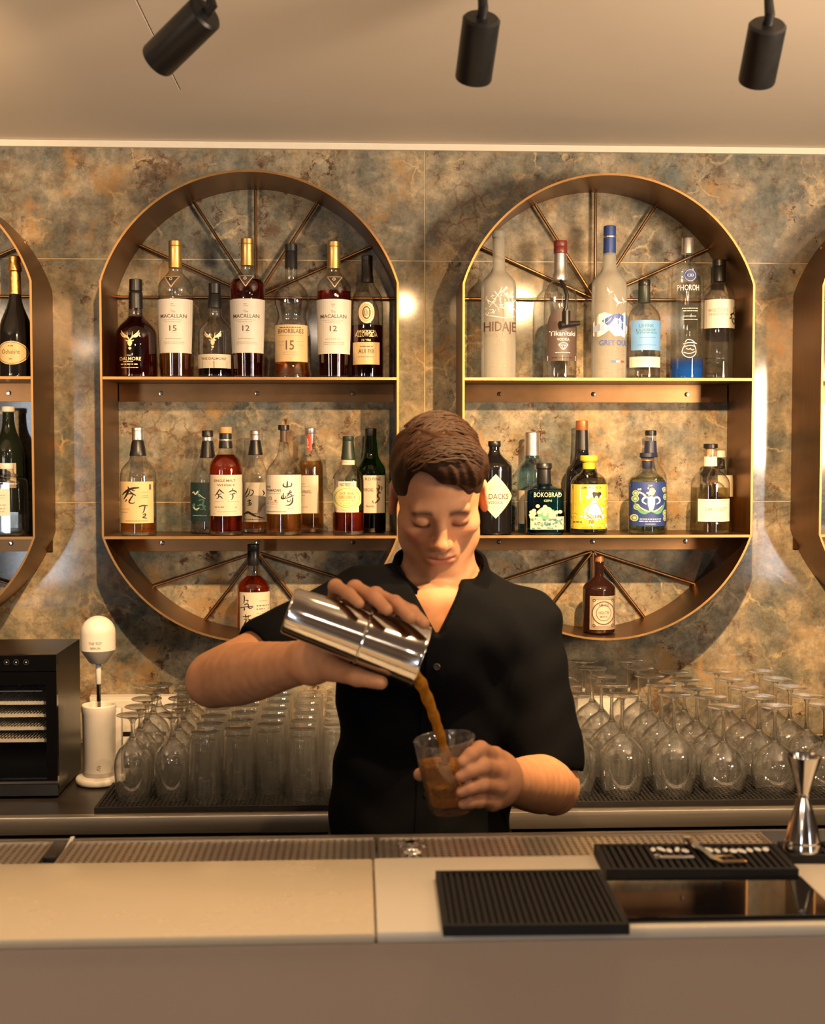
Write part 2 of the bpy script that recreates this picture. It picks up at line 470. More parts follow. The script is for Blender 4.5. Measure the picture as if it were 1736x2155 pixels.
# ================================================================== spot lamps over the bar
def spot(top, bottom, dia, ustem, vstem, power, label, sidex=0.0):
    """black cylinder lamp from its cap centre to its mouth, hung on a thin stem from the ceiling"""
    top = Vector(top); ax = (Vector(bottom) - top); Lg = ax.length; ax.normalize()
    q = ax.to_track_quat('-Z', 'Y').to_matrix().to_4x4()
    r = dia / 2
    root = empty('spot_lamp', (top.x, top.y, CEIL), label, 'spotlight', 'black cylinder spot lamps over the bar')
    off = Matrix.Translation(top - Vector((top.x, top.y, CEIL))) @ q
    b = MB().lathe([(r * .8, -Lg + .012), (r * .86, -Lg), (r * .97, -Lg), (r, -Lg + .002), (r, -.003), (r - .003, 0)], 40, off, cap0=False)
    b.build('body', M['black_metal'], root)
    MB().lathe([(r * .5, -Lg + .0123), (r * .5, -Lg + .0135)], 32, off).build('bulb', M['bulb'], root)
    tl = top - Vector((top.x, top.y, CEIL))
    st = MB().tube([tl + q @ Vector((0, 0, -.004)), tl + q @ Vector((0, 0, .012)), Vector((tl.x, tl.y, tl.z + .035)), Vector((0, 0, 0))], [.007, .0065, .0055, .0055], 14)
    st.build('stem', M['black_metal'], root)
    MB().lathe([(.03, -.022), (.032, -.02), (.032, 0)], 28).build('ceiling_mount', M['black_metal'], root)
    l = light('spot_bulb', 'SPOT', tuple(top + ax * (Lg + .003)), power, WARM, aim=tuple(ax), spot_size=math.radians(104), spot_blend=1.0, shadow_soft_size=.011)
    return root
yl = -1.284
def lamp(ut, vt, ub, vb, dy, power, label, Lmax=.115):
    a = at(ut, vt, yl); b = at(ub, vb, yl + dy)
    return spot(a, b, .0475, ut, 0, power, label)
lamp(434, 26, 331, 128, .055, 160, 'black cylinder spot lamp tilted sharply, leftmost of the three under the ceiling')
lamp(1014, 36, 996, 166, .055, 52, 'black cylinder spot lamp hanging near the middle of the ceiling')
lamp(1616, 50, 1592, 171, .055, 195, 'black cylinder spot lamp at the right end of the three')

# ================================================================== bronze wall shelves
UW = 0.3135
S1, S2 = 1.7165, 1.380
ZK, ZT, ZB = 1.916, 2.1495, 1.1535
DEP = 0.183
def arc(c, sag, z, up, n):
    R = (c * c + sag * sag) / (2 * sag)
    a = math.asin(min(1, c / R))
    if sag > c: a = PI - a
    pts = []
    for i in range(n + 1):
        t = -a + 2 * a * i / n
        pts.append((R * math.sin(t), z + (R * math.cos(t) - (R - sag)) * (1 if up else -1)))
    return pts
def outline(off):
    """closed outline (x, z), clockwise from the left kink, moved outwards by off"""
    top = arc(UW + off, ZT - ZK + off, ZK, True, 48)
    bot = arc(UW + off, S2 - ZB + off, S2, False, 48)[::-1]
    return top + bot
def ring_mesh(o_out, o_in, y0, y1):
    mb = MB(); A = outline(o_out); B = outline(o_in); n = len(A)
    vs = [(x, y0, z) for x, z in A] + [(x, y0, z) for x, z in B] + [(x, y1, z) for x, z in A] + [(x, y1, z) for x, z in B]
    fs = []
    for i in range(n):
        j = (i + 1) % n
        fs += [(i, n + i, n + j, j), (2 * n + i, 2 * n + j, 3 * n + j, 3 * n + i), (i, j, 2 * n + j, 2 * n + i), (n + i, 3 * n + i, 3 * n + j, n + j)]
    return mb.add(vs, fs)
def make_unit(cx, label, group):
    root = empty('arched_wall_shelf', (cx, 0, ZB), label, 'shelf', group)
    def b(mb, name, mat, par=root, **kw):
        mb.v = [(x, y, z - ZB) for x, y, z in mb.v]
        return mb.build(name, mat, par, **kw)
    b(ring_mesh(0, -.0035, -DEP + .0015, -.0008), 'frame', M['bronze'], angle=20)
    b(ring_mesh(.0003, -.0042, -DEP - .0012, -DEP + .0016), 'edge_trim', M['brass'], angle=20)
    for zs, nm in ((S1, 'upper'), (S2, 'lower')):
        sh = b(MB().box(-UW + .0036, UW - .0036, -DEP + .002, -.001, zs - .0045, zs), 'shelf', M['bronze'], smooth=False)
        b(MB().box(-UW + .0047, UW - .0047, -DEP - .001, -DEP + .002, zs - .0052, zs + .0006), 'edge_trim', M['brass'], sh, smooth=False)
        fl = b(MB().box(-UW + .006, UW - .006, -.005, -.001, zs - .0445, zs - .0046), 'flange', M['bronze'], sh, smooth=False)
        for sx in (-.215, 0, .215):
            q = Matrix.Translation((sx, -.005, zs - .026)) @ Matrix.Rotation(PI / 2, 4, 'X')
            b(MB().lathe([(.0052, 0), (.0052, .0012), (.0042, .0024), (.0022, .0026), (.002, .0016), (.0, .0016)], 16, q, cap1=False), 'screw', M['polished'], root)
    # radiating rods, upper fan round the middle of the chord, lower fan under the lower shelf
    yr = -.012; zc = ZK - .012
    R = UW - .004
    top = arc(UW - .004, ZT - ZK - .004, ZK, True, 96)
    def reach(c, ang, poly):
        d = Vector((math.cos(ang), math.sin(ang)))
        best = 0
        for x, z in poly:
            v = Vector((x, z - c))
            if v.length > .05 and v.normalized().dot(d) > .9985: best = max(best, v.length)
        return best or .3
    b(MB().tube([(-UW + .004, yr, zc), (UW - .004, yr, zc)], .0034), 'rod', M['bronze'])
    for ang in (24, 57, 90, 123, 156):
        a = math.radians(ang); r = reach(zc, a, top)
        c, s = math.cos(a), math.sin(a)
        b(MB().tube([(c * .012, yr - .004, zc + s * .012), (c * (r - .004), yr - .004, zc + s * (r - .004)), (c * (r + .003), yr - .022, zc + s * r)], [.0034, .0034, .003]), 'rod', M['bronze'])
    bot = arc(UW - .004, S2 - ZB - .004, S2, False, 96)
    z2 = S2 - .047
    for ang in (-18, -52, -90, -128, -162):
        a = math.radians(ang); r = reach(z2, a, bot)
        c, s = math.cos(a), math.sin(a)
        b(MB().tube([(c * .004, yr, z2 + s * .004), (c * (r - .002), yr, z2 + s * (r - .002))], .0034), 'rod', M['bronze'])
    return root
cxL = (at(216, 850, -DEP).x + at(835, 850, -DEP).x) / 2
cxR = (at(973, 850, -DEP).x + at(1586, 850, -DEP).x) / 2
cxA = at(70, 850, -DEP).x - UW
cxD = at(1727, 850, -DEP).x + UW
make_unit(cxL, 'arched bronze wall shelf holding whisky bottles, left of the bartender', 'arched bronze wall shelves')
make_unit(cxR, 'arched bronze wall shelf holding clear vodka and gin bottles, right of the bartender', 'arched bronze wall shelves')
make_unit(cxA, 'arched bronze wall shelf cut by the left picture edge, holding a champagne bottle', 'arched bronze wall shelves')
make_unit(cxD, 'empty arched bronze wall shelf, only its curved side showing at the right picture edge', 'arched bronze wall shelves')

# ================================================================== bottles
def ink(name, col, metal=0.0, rough=0.5):
    return pbr(name, col, rough, metal, var=0.04, scale=60)
M.update(
    liq_deep=solid_glass('deep red brown liquor', (0.60, 0.12, 0.055), 1.34, 0.38),
    liq_red=solid_glass('red amber liquor', (0.82, 0.25, 0.07), 1.34, 0.3),
    liq_amber=solid_glass('amber liquor', (0.97, 0.62, 0.26), 1.34, 0.4),
    liq_gold=solid_glass('pale gold liquor', (0.95, 0.72, 0.40), 1.34, 0.4),
    liq_dark=solid_glass('near black liquor', (0.16, 0.035, 0.02), 1.34, 0.15),
    liq_clear=solid_glass('clear spirit', (0.97, 0.97, 0.95), 1.34, 0.78),
    liq_yellow=solid_glass('pale yellow liquor', (0.95, 0.89, 0.64), 1.34, 0.6),
    liq_green=solid_glass('pale green gin', (0.80, 0.90, 0.70), 1.34, 0.55),
    glass_green=thin_glass('green bottle glass', (0.16, 0.42, 0.13), (0.05, 0.16, 0.04), 0.05),
    glass_blue=thin_glass('teal blue bottle glass', (0.05, 0.36, 0.52), (0.01, 0.10, 0.18), 0.05),
    glass_pale=thin_glass('pale blue bottle glass', (0.72, 0.86, 0.92), (0.35, 0.50, 0.58), 0.06, power=3.0),
    glass_black=pbr('black bottle glass', (0.008, 0.007, 0.007), 0.06, spec=0.6, rvar=0.03),
    glass_brown=pbr('dark brown bottle glass', (0.022, 0.008, 0.006), 0.07, spec=0.6, rvar=0.03),
    glass_dgreen=pbr('dark green bottle glass', (0.010, 0.014, 0.009), 0.07, spec=0.6, rvar=0.03),
    cap_black=pbr('black cap', (0.012, 0.011, 0.011), 0.35),
    cap_gold=pbr('gold cap', (0.66, 0.43, 0.15), 0.36, 0.85),
    foil_gold=pbr('gold foil', (0.80, 0.48, 0.14), 0.34, 1.0, scale=90, bump=0.8),
    cap_silver=pbr('silver cap', (0.66, 0.63, 0.59), 0.32, 0.9),
    cap_red=pbr('oxblood cap', (0.16, 0.028, 0.022), 0.38),
    cap_blue=pbr('blue cap', (0.028, 0.062, 0.24), 0.35),
    cap_navy=pbr('navy cap', (0.018, 0.022, 0.055), 0.45),
    cap_wood=pbr('wooden stopper', (0.52, 0.30, 0.12), 0.55, var=0.2),
    cap_copper=pbr('copper cap', (0.52, 0.19, 0.07), 0.4, 0.6),
    cap_yellow=pbr('yellow stopper', (0.62, 0.46, 0.03), 0.45),
    cap_white=pbr('white cap', (0.70, 0.64, 0.58), 0.45),
    cap_green=pbr('dark green capsule', (0.020, 0.030, 0.018), 0.42),
    pap_cream=ink('cream label paper', (0.62, 0.53, 0.40)),
    pap_white=ink('white label paper', (0.68, 0.62, 0.53)),
    pap_tan=ink('tan label paper', (0.66, 0.46, 0.23)),
    pap_gold=ink('gold label paper', (0.60, 0.42, 0.20)),
    pap_yellow=ink('yellow label paper', (0.62, 0.46, 0.05)),
    pap_oct=ink('yellow green label paper', (0.68, 0.58, 0.24)),
    pap_blue=ink('light blue label paper', (0.15, 0.34, 0.66)),
    pap_navy=ink('navy label paper', (0.020, 0.045, 0.20)),
    pap_brown=ink('dark brown label paper', (0.085, 0.055, 0.045)),
    pap_dgreen=ink('dark green label paper', (0.015, 0.045, 0.040)),
    pap_grey=ink('grey beige label paper', (0.50, 0.42, 0.32)),
    ink_black=ink('black ink', (0.014, 0.012, 0.012)),
    ink_brown=ink('brown ink', (0.10, 0.055, 0.032)),
    ink_grey=ink('grey ink', (0.36, 0.28, 0.20)),
    ink_gold=ink('gold print', (0.80, 0.58, 0.30), 0.4, 0.4),
    ink_white=ink('white print', (0.82, 0.79, 0.74)),
    ink_blue=ink('blue print', (0.055, 0.11, 0.40)),
    ink_pale=ink('pale blue print', (0.42, 0.49, 0.68)),
    ink_red=ink('red print', (0.55, 0.05, 0.03)),
    ink_green=ink('green print', (0.10, 0.30, 0.19)),
    ink_cream=ink('cream print', (0.70, 0.55, 0.32)),
    ink_yellow=ink('yellow print', (0.68, 0.50, 0.05)),
    ink_teal=ink('teal print', (0.04, 0.19, 0.26)),
)
def frosted(name, col, tr):
    m, nt, out = new_mat(name)
    d = N(nt, 'BsdfDiffuse'); d.inputs[0].default_value = c4(col)
    t = N(nt, 'BsdfTranslucent'); t.inputs[0].default_value = c4(col)
    a = N(nt, 'MixShader'); a.inputs[0].default_value = 0.35
    nt.links.new(d.outputs[0], a.inputs[1]); nt.links.new(t.outputs[0], a.inputs[2])
    p = N(nt, 'BsdfTransparent'); b = N(nt, 'MixShader'); b.inputs[0].default_value = tr
    nt.links.new(a.outputs[0], b.inputs[1]); nt.links.new(p.outputs[0], b.inputs[2])
    g = N(nt, 'BsdfGlossy'); g.inputs['Roughness'].default_value = 0.3
    n = N(nt, 'TexNoise'); setin(n, Scale=400.0)
    bp = N(nt, 'Bump'); setin(bp, Strength=0.1, Distance=0.0005); nt.links.new(n.outputs['Fac'], bp.inputs['Height'])
    nt.links.new(bp.outputs[0], g.inputs['Normal'])
    lw = N(nt, 'LayerWeight'); lw.inputs['Blend'].default_value = 0.15
    c = N(nt, 'MixShader'); nt.links.new(lw.outputs['Fresnel'], c.inputs[0])
    nt.links.new(b.outputs[0], c.inputs[1]); nt.links.new(g.outputs[0], c.inputs[2])
    nt.links.new(c.outputs[0], out.inputs[0])
    return m
M['frosted'] = frosted('frosted glass', (0.60, 0.565, 0.48), 0.45)
def blue_fade():
    m, nt, out = new_mat('clear glass fading to blue at the foot')
    tc = N(nt, 'TexCoord'); sx = N(nt, 'SeparateXYZ'); nt.links.new(tc.outputs['Object'], sx.inputs[0])
    mr = N(nt, 'MapRange'); setin(mr, From_Min=0.022, From_Max=0.052, To_Min=0.0, To_Max=1.0); nt.links.new(sx.outputs['Z'], mr.inputs['Value'])
    r = N(nt, 'ValToRGB'); r.color_ramp.elements[0].color = (0.012, 0.09, 0.42, 1); r.color_ramp.elements[1].color = (0.96, 0.97, 0.97, 1)
    nt.links.new(mr.outputs[0], r.inputs[0])
    t = N(nt, 'BsdfTransparent'); nt.links.new(r.outputs[0], t.inputs[0])
    d = N(nt, 'BsdfDiffuse'); d.inputs[0].default_value = (0.012, 0.09, 0.42, 1)
    iv = N(nt, 'Math', operation='MULTIPLY_ADD'); iv.inputs[1].default_value = -0.6; iv.inputs[2].default_value = 0.6; nt.links.new(mr.outputs[0], iv.inputs[0])
    a = N(nt, 'MixShader'); nt.links.new(iv.outputs[0], a.inputs[0]); nt.links.new(t.outputs[0], a.inputs[1]); nt.links.new(d.outputs[0], a.inputs[2])
    lw = N(nt, 'LayerWeight'); p = N(nt, 'Math', operation='POWER'); p.inputs[1].default_value = 3.6; nt.links.new(lw.outputs['Facing'], p.inputs[0])
    q = N(nt, 'MapRange'); setin(q, To_Min=0.05, To_Max=1.0); nt.links.new(p.outputs[0], q.inputs['Value'])
    g = N(nt, 'BsdfGlossy'); g.inputs['Roughness'].default_value = 0.02
    s = N(nt, 'MixShader'); nt.links.new(q.outputs[0], s.inputs[0]); nt.links.new(a.outputs[0], s.inputs[1]); nt.links.new(g.outputs[0], s.inputs[2])
    nt.links.new(s.outputs[0], out.inputs[0]); return m
M['glass_fade'] = blue_fade()

def chaikin(p, it=2):
    for _ in range(it):
        q = [p[0]]
        for a, b in zip(p[:-1], p[1:]):
            q.append((a[0] * .75 + b[0] * .25, a[1] * .75 + b[1] * .25))
            q.append((a[0] * .25 + b[0] * .75, a[1] * .25 + b[1] * .75))
        q.append(p[-1]); p = q
    return p

_fontcache = {}
def glyphs(s):
    if s not in _fontcache:
        c = bpy.data.curves.new('lettering', 'FONT'); c.body = s; c.resolution_u = 2; c.offset = 0.006
        o = bpy.data.objects.new('lettering', c); COL.objects.link(o)
        me = bpy.data.meshes.new_from_object(o.evaluated_get(bpy.context.evaluated_depsgraph_get()))
        v = [(p.co.x, p.co.y) for p in me.vertices]; f = [tuple(p.vertices) for p in me.polygons]
        bpy.data.objects.remove(o); bpy.data.curves.remove(c); bpy.data.meshes.remove(me)
        _fontcache[s] = (v, f)
    return _fontcache[s]

class Surf:
    """flat prints laid on a curved front: 2-D photo pixels -> points on the bottle"""
    def __init__(s, f): s.f = f; s.m = {}
    def mb(s, mat): return s.m.setdefault(mat, MB())
    def put(s, mat, pts, faces, off):
        s.mb(mat).add([s.f(x, y, off) for x, y in pts], faces)
    def band(s, mat, cols, off, n=6):
        """cols: (x, ytop, ybottom) from left to right"""
        pts = []; fs = []
        for x, a, b in cols:
            for i in range(n + 1): pts.append((x, a + (b - a) * i / n))
        for c in range(len(cols) - 1):
            for i in range(n):
                k = c * (n + 1) + i
                fs.append((k, k + 1, k + n + 2, k + n + 1))
        s.put(mat, pts, fs, off)
    def text(s, mat, t, cx, yb, h, wid=None, off=.0009, thick=0):
        v, f = glyphs(t)
        if not v: return
        x0 = min(p[0] for p in v); x1 = max(p[0] for p in v)
        k = h / 0.70; kx = k if wid is None else wid / (x1 - x0)
        s.put(mat, [(cx + (x - (x0 + x1) / 2) * kx, yb - y * k) for x, y in v], f, off)
    def lines(s, mat, x0, x1, y, h, off=.0009):
        """small print too fine to read: a row of short marks"""
        x = x0
        while x < x1 - h:
            l = random.uniform(.8, 2.6) * h
            l = min(l, x1 - x)
            s.put(mat, [(x, y), (x + l, y), (x + l, y + h * .55), (x, y + h * .55)], [(0, 1, 2, 3)], off)
            x += l + h * .5
    def stroke(s, mat, pts, off=.0010):
        """brush stroke through (x, y, width)"""
        q = pts
        for _ in range(2):
            r = [q[0]]
            for a, b in zip(q[:-1], q[1:]):
                r.append(tuple(a[i] * .75 + b[i] * .25 for i in range(3)))
                r.append(tuple(a[i] * .25 + b[i] * .75 for i in range(3)))
            r.append(q[-1]); q = r
        vs = []
        for i, p in enumerate(q):
            a = q[max(0, i - 1)]; b = q[min(len(q) - 1, i + 1)]
            dx, dy = b[0] - a[0], b[1] - a[1]; l = math.hypot(dx, dy) or 1
            nx, ny = -dy / l * p[2] / 2, dx / l * p[2] / 2
            vs += [(p[0] + nx, p[1] + ny), (p[0] - nx, p[1] - ny)]
        s.put(mat, vs, [(2 * i, 2 * i + 1, 2 * i + 3, 2 * i + 2) for i in range(len(q) - 1)], off)
    def disc(s, mat, cx, cy, rx, ry, off=.0010, n=20, hole=0.0):
        o = [(cx + rx * math.cos(2 * PI * i / n), cy + ry * math.sin(2 * PI * i / n)) for i in range(n)]
        if hole:
            o2 = [(cx + rx * hole * math.cos(2 * PI * i / n), cy + ry * hole * math.sin(2 * PI * i / n)) for i in range(n)]
            s.put(mat, o + o2, [(i, (i + 1) % n, n + (i + 1) % n, n + i) for i in range(n)], off)
        else:
            s.band(mat, [(cx - rx * math.cos(PI * i / n), cy - ry * math.sin(PI * i / n), cy + ry * math.sin(PI * i / n)) for i in range(n + 1)], off, 3)
    def build(s, names, parent):
        out = []
        for i, (mat, mb) in enumerate(s.m.items()):
            out.append(mb.build(names, M[mat], parent, smooth=False))
        return out

K = 1 / 2.671
def bottle(org, cx, Y, zbase, prof, glass, label, parts=(), liq=None, ytop=None, sq=None, art=None, name='liquor_bottle', rz=0.0, group=None, depth=1.0, liqprof=None):
    """prof: (y, half width) of the glass from its top to its foot, all in pixels of a 2.671 x enlargement whose corner is at org"""
    u0, v0 = org
    s = ppm(Y)
    xw = at(u0 + cx * K, v0 + prof[-1][0] * K, Y).x
    zf = lambda y: at(u0 + cx * K, v0 + y * K, Y).z - zbase
    wf = lambda h: h * K / s
    root = empty(name, (xw, Y, zbase), label, 'bottle', group)
    n_of = (lambda z: 2.0) if sq is None else (lambda z: 2.0 + 5.0 * min(1, max(0, (zf(sq) + .006 - z) / .012)))
    pr = [(wf(h), zf(y)) for y, h in prof]
    pr[-1] = (pr[-1][0], 0.0)
    pr = pr[::-1]                                           # from the foot up
    foot_r = pr[0][0]
    pr = [(foot_r * .90, 0.0), (foot_r * .985, .0012), (foot_r, .004)] + pr[1:]
    sm = pr[:3] + chaikin(pr[2:], 2)[1:]
    zs = np.array([p[1] for p in sm]); rs = np.array([p[0] for p in sm])
    order = np.argsort(zs, kind='stable'); zi, ri = zs[order], rs[order]
    rad = lambda z: float(np.interp(z, zi, ri))
    def solid(profile, seg=40):
        mb = MB(); mb.lathe(profile, seg)
        if sq is not None or depth != 1.0:
            q = []
            for x, y, z in mb.v:
                r = math.hypot(x, y)
                if r > 1e-9:
                    n = n_of(z); c, t = abs(x) / r, abs(y) / r
                    k = 1 / (c ** n + t ** n) ** (1 / n)
                    x *= k; y *= k
                    if n > 2.2: y *= 1 + (depth - 1) * (n - 2) / 5
                q.append((x, y, z))
            mb.v = q
        return mb
    def front(x, y, off):
        z = zf(y); r = rad(z) + off; xm = max(-.985 * r, min(.985 * r, wf(x - cx)))
        n = n_of(z); d = 1 + (depth - 1) * (n - 2) / 5
        return (xm, -d * r * max(0, 1 - (abs(xm) / r) ** n) ** (1 / n) - (off * .3 if n > 2 else 0), z)
    body = solid(sm).build('glass_body', M[glass], root)
    if glass.startswith('glass') and glass not in ('glass_black', 'glass_brown', 'glass_dgreen'):
        solid([(foot_r * .9, .0009), (foot_r - .0022, .0035), (foot_r - .0022, .0082), (foot_r * .5, .0070), (.001, .0066)]).build('thick_foot', M['thick'], root, angle=50)
    if liq:
        t = .0022; zl = zf(ytop)
        lp = [(max(.001, foot_r * .86), .0084), (foot_r - t, .0094)] + [(max(.002, r - t), z) for r, z in sm if .012 < z < zl - .001] + [(max(.002, rad(zl) - t), zl)]
        solid(lp).build('liquor', M[liq], root, angle=50)
    caps = []
    for nm, mat, pts in parts:
        pts = sorted(pts, key=lambda p: -p[0])
        mb = MB().lathe([(wf(h), zf(y)) for y, h in pts], 36)
        caps.append(mb.build(nm, M[mat], root))
    if art:
        art(root, front, cx)
    return root

def label_on(root, front, mat, x0, x1, y0, y1, draw=None, shape='rect', off=.0006, name='label'):
    sf = Surf(front)
    n = 18; cols = []
    for i in range(n + 1):
        t = i / n; x = x0 + (x1 - x0) * t; a, b = y0, y1; m = (y0 + y1) / 2; hh = (y1 - y0) / 2
        if shape == 'oval': q = hh * math.sqrt(max(0, 1 - (2 * t - 1) ** 2)); a, b = m - q, m + q
        elif shape == 'diamond': q = hh * (1 - abs(2 * t - 1)) ** .82; a, b = m - q, m + q
        elif shape == 'octagon':
            q = hh * min(1, (1 - abs(2 * t - 1)) / .28 * .55 + .45); a, b = m - q, m + q
        elif shape == 'arch': a = y0 + (y1 - y0) * .30 * (1 - math.sqrt(max(0, 1 - (2 * t - 1) ** 2)))
        cols.append((x, a, b))
    sf.band(mat, cols, off)
    lab = sf.build(name, root)[0]
    if draw:
        d = Surf(front); draw(d); d.build('lettering', lab)
    return lab
def print_on(root, front, draw, name='lettering'):
    d = Surf(front); draw(d); return d.build(name, root)

def stag(d, mat, cx, y0, k):
    """stag head with antlers, y0 = tip of the antlers, k = size"""
    for s in (-1, 1):
        P = lambda x, y, w: (cx + s * x * k, y0 + y * k, w * k)
        d.stroke(mat, [P(3, 52, 7), P(10, 40, 9), P(26, 28, 10), P(42, 16, 10), P(50, -2, 2)])
        d.stroke(mat, [P(18, 36, 6), P(34, 36, 8), P(48, 24, 6), P(53, 12, 2)])
        d.stroke(mat, [P(12, 40, 5), P(14, 22, 4), P(15, 6, 1)])
        d.stroke(mat, [P(6, 58, 3), P(18, 56, 8), P(23, 52, 2)])
    d.band(mat, [(cx + x * k, y0 + a * k, y0 + b * k) for x, a, b in ((-13, 66, 70), (-9, 56, 82), (0, 50, 90), (9, 56, 82), (13, 66, 70))], .001, 3)
    d.band(mat, [(cx + x * k, y0 + a * k, y0 + b * k) for x, a, b in ((-9, 97, 99), (-5, 92, 104), (0, 94, 109), (5, 92, 104), (9, 97, 99))], .001, 2)

O1, O2, O3, O4 = (200, 350), (960, 350), (200, 850), (960, 850)
YT = -0.10
YF, YBk = -0.135, -0.052
Z1, Z2 = S1 + .0007, S2 + .0007

# ---- upper shelf, left unit
def art(root, f, cx):
    def dr(d):
        stag(d, 'ink_gold', 218, 933, 1.0)
        d.text('ink_gold', 'THE', 212, 1075, 8); d.text('ink_gold', 'DALMORE', 218, 1099, 19, 118)
        d.lines('ink_gold', 180, 240, 1104, 6); d.lines('ink_gold', 165, 270, 1117, 11); d.lines('ink_gold', 168, 262, 1137, 6)
    print_on(root, f, dr, 'emblem')
bottle(O1, 234, YT, Z1, [(790, 36), (842, 38), (862, 52), (895, 88), (925, 108), (955, 113), (1100, 114), (1185, 114)], 'glass', 'squat dark red whisky bottle with black cap and gold stag head, leftmost on upper shelf',
       [('cap', 'cap_black', [(636, 33), (638, 35), (700, 36), (704, 32)]), ('capsule', 'cap_black', [(704, 32), (712, 37), (722, 37), (800, 38), (801, 34)])], 'liq_deep', 846, art=art)
def macallan(cx, org, yl0, yl1, num, tri):
    def a(root, f, c):
        def dr(d):
            d.band('ink_gold', [(c - 96, yl0 + 2, yl0 + 9), (c, yl0 + 2, yl0 + 9), (c + 96, yl0 + 2, yl0 + 9)], .0009, 1)
            d.band('ink_gold', [(c - 90, yl1 - 9, yl1 - 2), (c, yl1 - 9, yl1 - 2), (c + 90, yl1 - 9, yl1 - 2)], .0009, 1)
            y = yl0 - 755
            d.lines('ink_grey', c - 14, c + 14, y + 782, 9); d.lines('ink_grey', c - 12, c + 12, y + 793, 7)
            d.text('ink_grey', 'The', c - 2, y + 832, 14, 28)
            d.text('ink_brown', 'MACALLAN', c - 2, y + 861, 21, 143)
            d.lines('ink_grey', c - 62, c + 52, y + 871, 5); d.lines('ink_grey', c - 48, c + 40, y + 882, 5)
            d.text('ink_brown', num, c - 2, y + 934, 31, 40)
            d.lines('ink_grey', c - 14, c + 12, y + 941, 3); d.lines('ink_grey', c - 46, c + 42, y + 975, 6)
            d.lines('ink_grey', c - 54, c + 56, y + 994, 6); d.lines('ink_grey', c - 54, c + 56, y + 1004, 5)
        label_on(root, f, 'pap_white', c - 97, c + 97, yl0, yl1, dr)
        def em(d):
            for p, q in (((-42, 0), (42, 0)), ((42, 0), (0, 62)), ((0, 62), (-42, 0))):
                d.stroke('ink_gold', [(tri[0] + p[0], tri[1] + p[1], 5), (tri[0] + (p[0] + q[0]) / 2, tri[1] + (p[1] + q[1]) / 2, 5), (tri[0] + q[0], tri[1] + q[1], 5)])
            d.band('pap_brown', [(tri[0] + x, tri[1] + 3, tri[1] + 3 + 50 * (1 - abs(x) / 34)) for x in (-34, -17, 0, 17, 34)], .0008, 3)
            d.disc('ink_white', tri[0] - 4, tri[1] + 15, 9, 9, .0013, 12, .6)
        print_on(root, f, em, 'emblem')
    return a
MP = lambda t: [(570 + t, 34), (590 + t, 36), (612 + t, 50), (640 + t, 78), (668 + t, 95), (705 + t, 97), (760 + t, 97), (960 + t, 92), (1060 + t, 87), (1185, 84)]
MC = lambda t: [('cap', 'cap_gold', [(t + 420, 33), (t + 423, 36), (t + 448, 36), (t + 450, 33)]), ('capsule', 'cap_gold', [(t + 450, 33), (t + 452, 36), (t + 480, 36), (t + 484, 35), (t + 560, 37), (t + 572, 37), (t + 573, 33)])]
bottle(O1, 456, YT, Z1, MP(0), 'glass', 'nearly empty whisky bottle with gold capsule and white label numbered 15', MC(0), 'liq_amber', 1048, art=macallan(456, O1, 755, 1055, '15', (446, 628)))
def art(root, f, cx):
    print_on(root, f, lambda d: stag(d, 'ink_gold', 673, 936, .88), 'emblem')
    def dr(d):
        d.band('ink_black', [(613, 1100, 1138), (680, 1100, 1138), (748, 1100, 1138)], .0009, 1)
        d.text('ink_brown', 'THE DALMORE', 675, 1094, 13, 138); d.text('ink_cream', '12 15', 680, 1127, 17, 100, .0012)
    label_on(root, f, 'pap_cream', 585, 766, 1062, 1140, dr)
bottle(O1, 676, YT, Z1, [(790, 36), (840, 36), (862, 50), (892, 76), (922, 91), (950, 93), (1185, 93)], 'glass', 'short clear whisky bottle with black cap, gold stag head and a low label',
       [('cap', 'cap_black', [(659, 32), (661, 34), (715, 34), (718, 31)]), ('capsule', 'cap_black', [(718, 31), (724, 35), (796, 39), (797, 35)])], 'liq_dark', 1062, art=art)
bottle(O1, 860, YT, Z1, MP(-10), 'glass', 'full dark red whisky bottle with white label numbered 12, left of the bulb-necked bottle', MC(-12), 'liq_deep', 640, art=macallan(860, O1, 755, 1055, '12', (858, 625)))
def art(root, f, cx):
    def dr(d):
        d.band('ink_brown', [(cx - 96, 1084, 1092), (cx, 1084, 1092), (cx + 96, 1084, 1092)], .0009, 1)
        d.lines('ink_brown', cx - 62, cx + 62, 912, 8); d.text('ink_brown', 'BHORBLAES', cx, 946, 24, 140)
        d.lines('ink_grey', cx - 70, cx + 70, 956, 6); d.text('ink_brown', '15', cx - 4, 1038, 52, 46)
        for s in (-1, 1): d.lines('ink_grey', cx + s * 52 - 20, cx + s * 52 + 20, 990, 5); d.lines('ink_grey', cx + s * 52 - 20, cx + s * 52 + 20, 1010, 5)
        d.lines('ink_grey', cx - 40, cx + 40, 1050, 5); d.lines('ink_grey', cx - 40, cx + 40, 1062, 5)
    label_on(root, f, 'pap_tan', cx - 90, cx + 90, 898, 1104, dr)
bottle(O1, 1105, YT, Z1, [(560, 34), (640, 34), (664, 56), (700, 88), (740, 99), (780, 97), (820, 84), (848, 78), (870, 86), (900, 91), (1090, 91), (1140, 94), (1185, 103)], 'glass', 'bulb-necked whisky bottle with black cap and tan label, third from right on left upper shelf',
       [('cap', 'cap_black', [(440, 32), (442, 35), (478, 35), (480, 33)]), ('capsule', 'cap_black', [(480, 33), (482, 34), (568, 35), (574, 36)])], 'liq_amber', 1062, art=art)
bottle(O1, 1344, YT, Z1, MP(4), 'glass', 'dark red whisky bottle with white label numbered 12, right of the bulb-necked bottle', MC(4), 'liq_deep', 705, art=macallan(1344, O1, 757, 1060, '12', (1350, 630)))
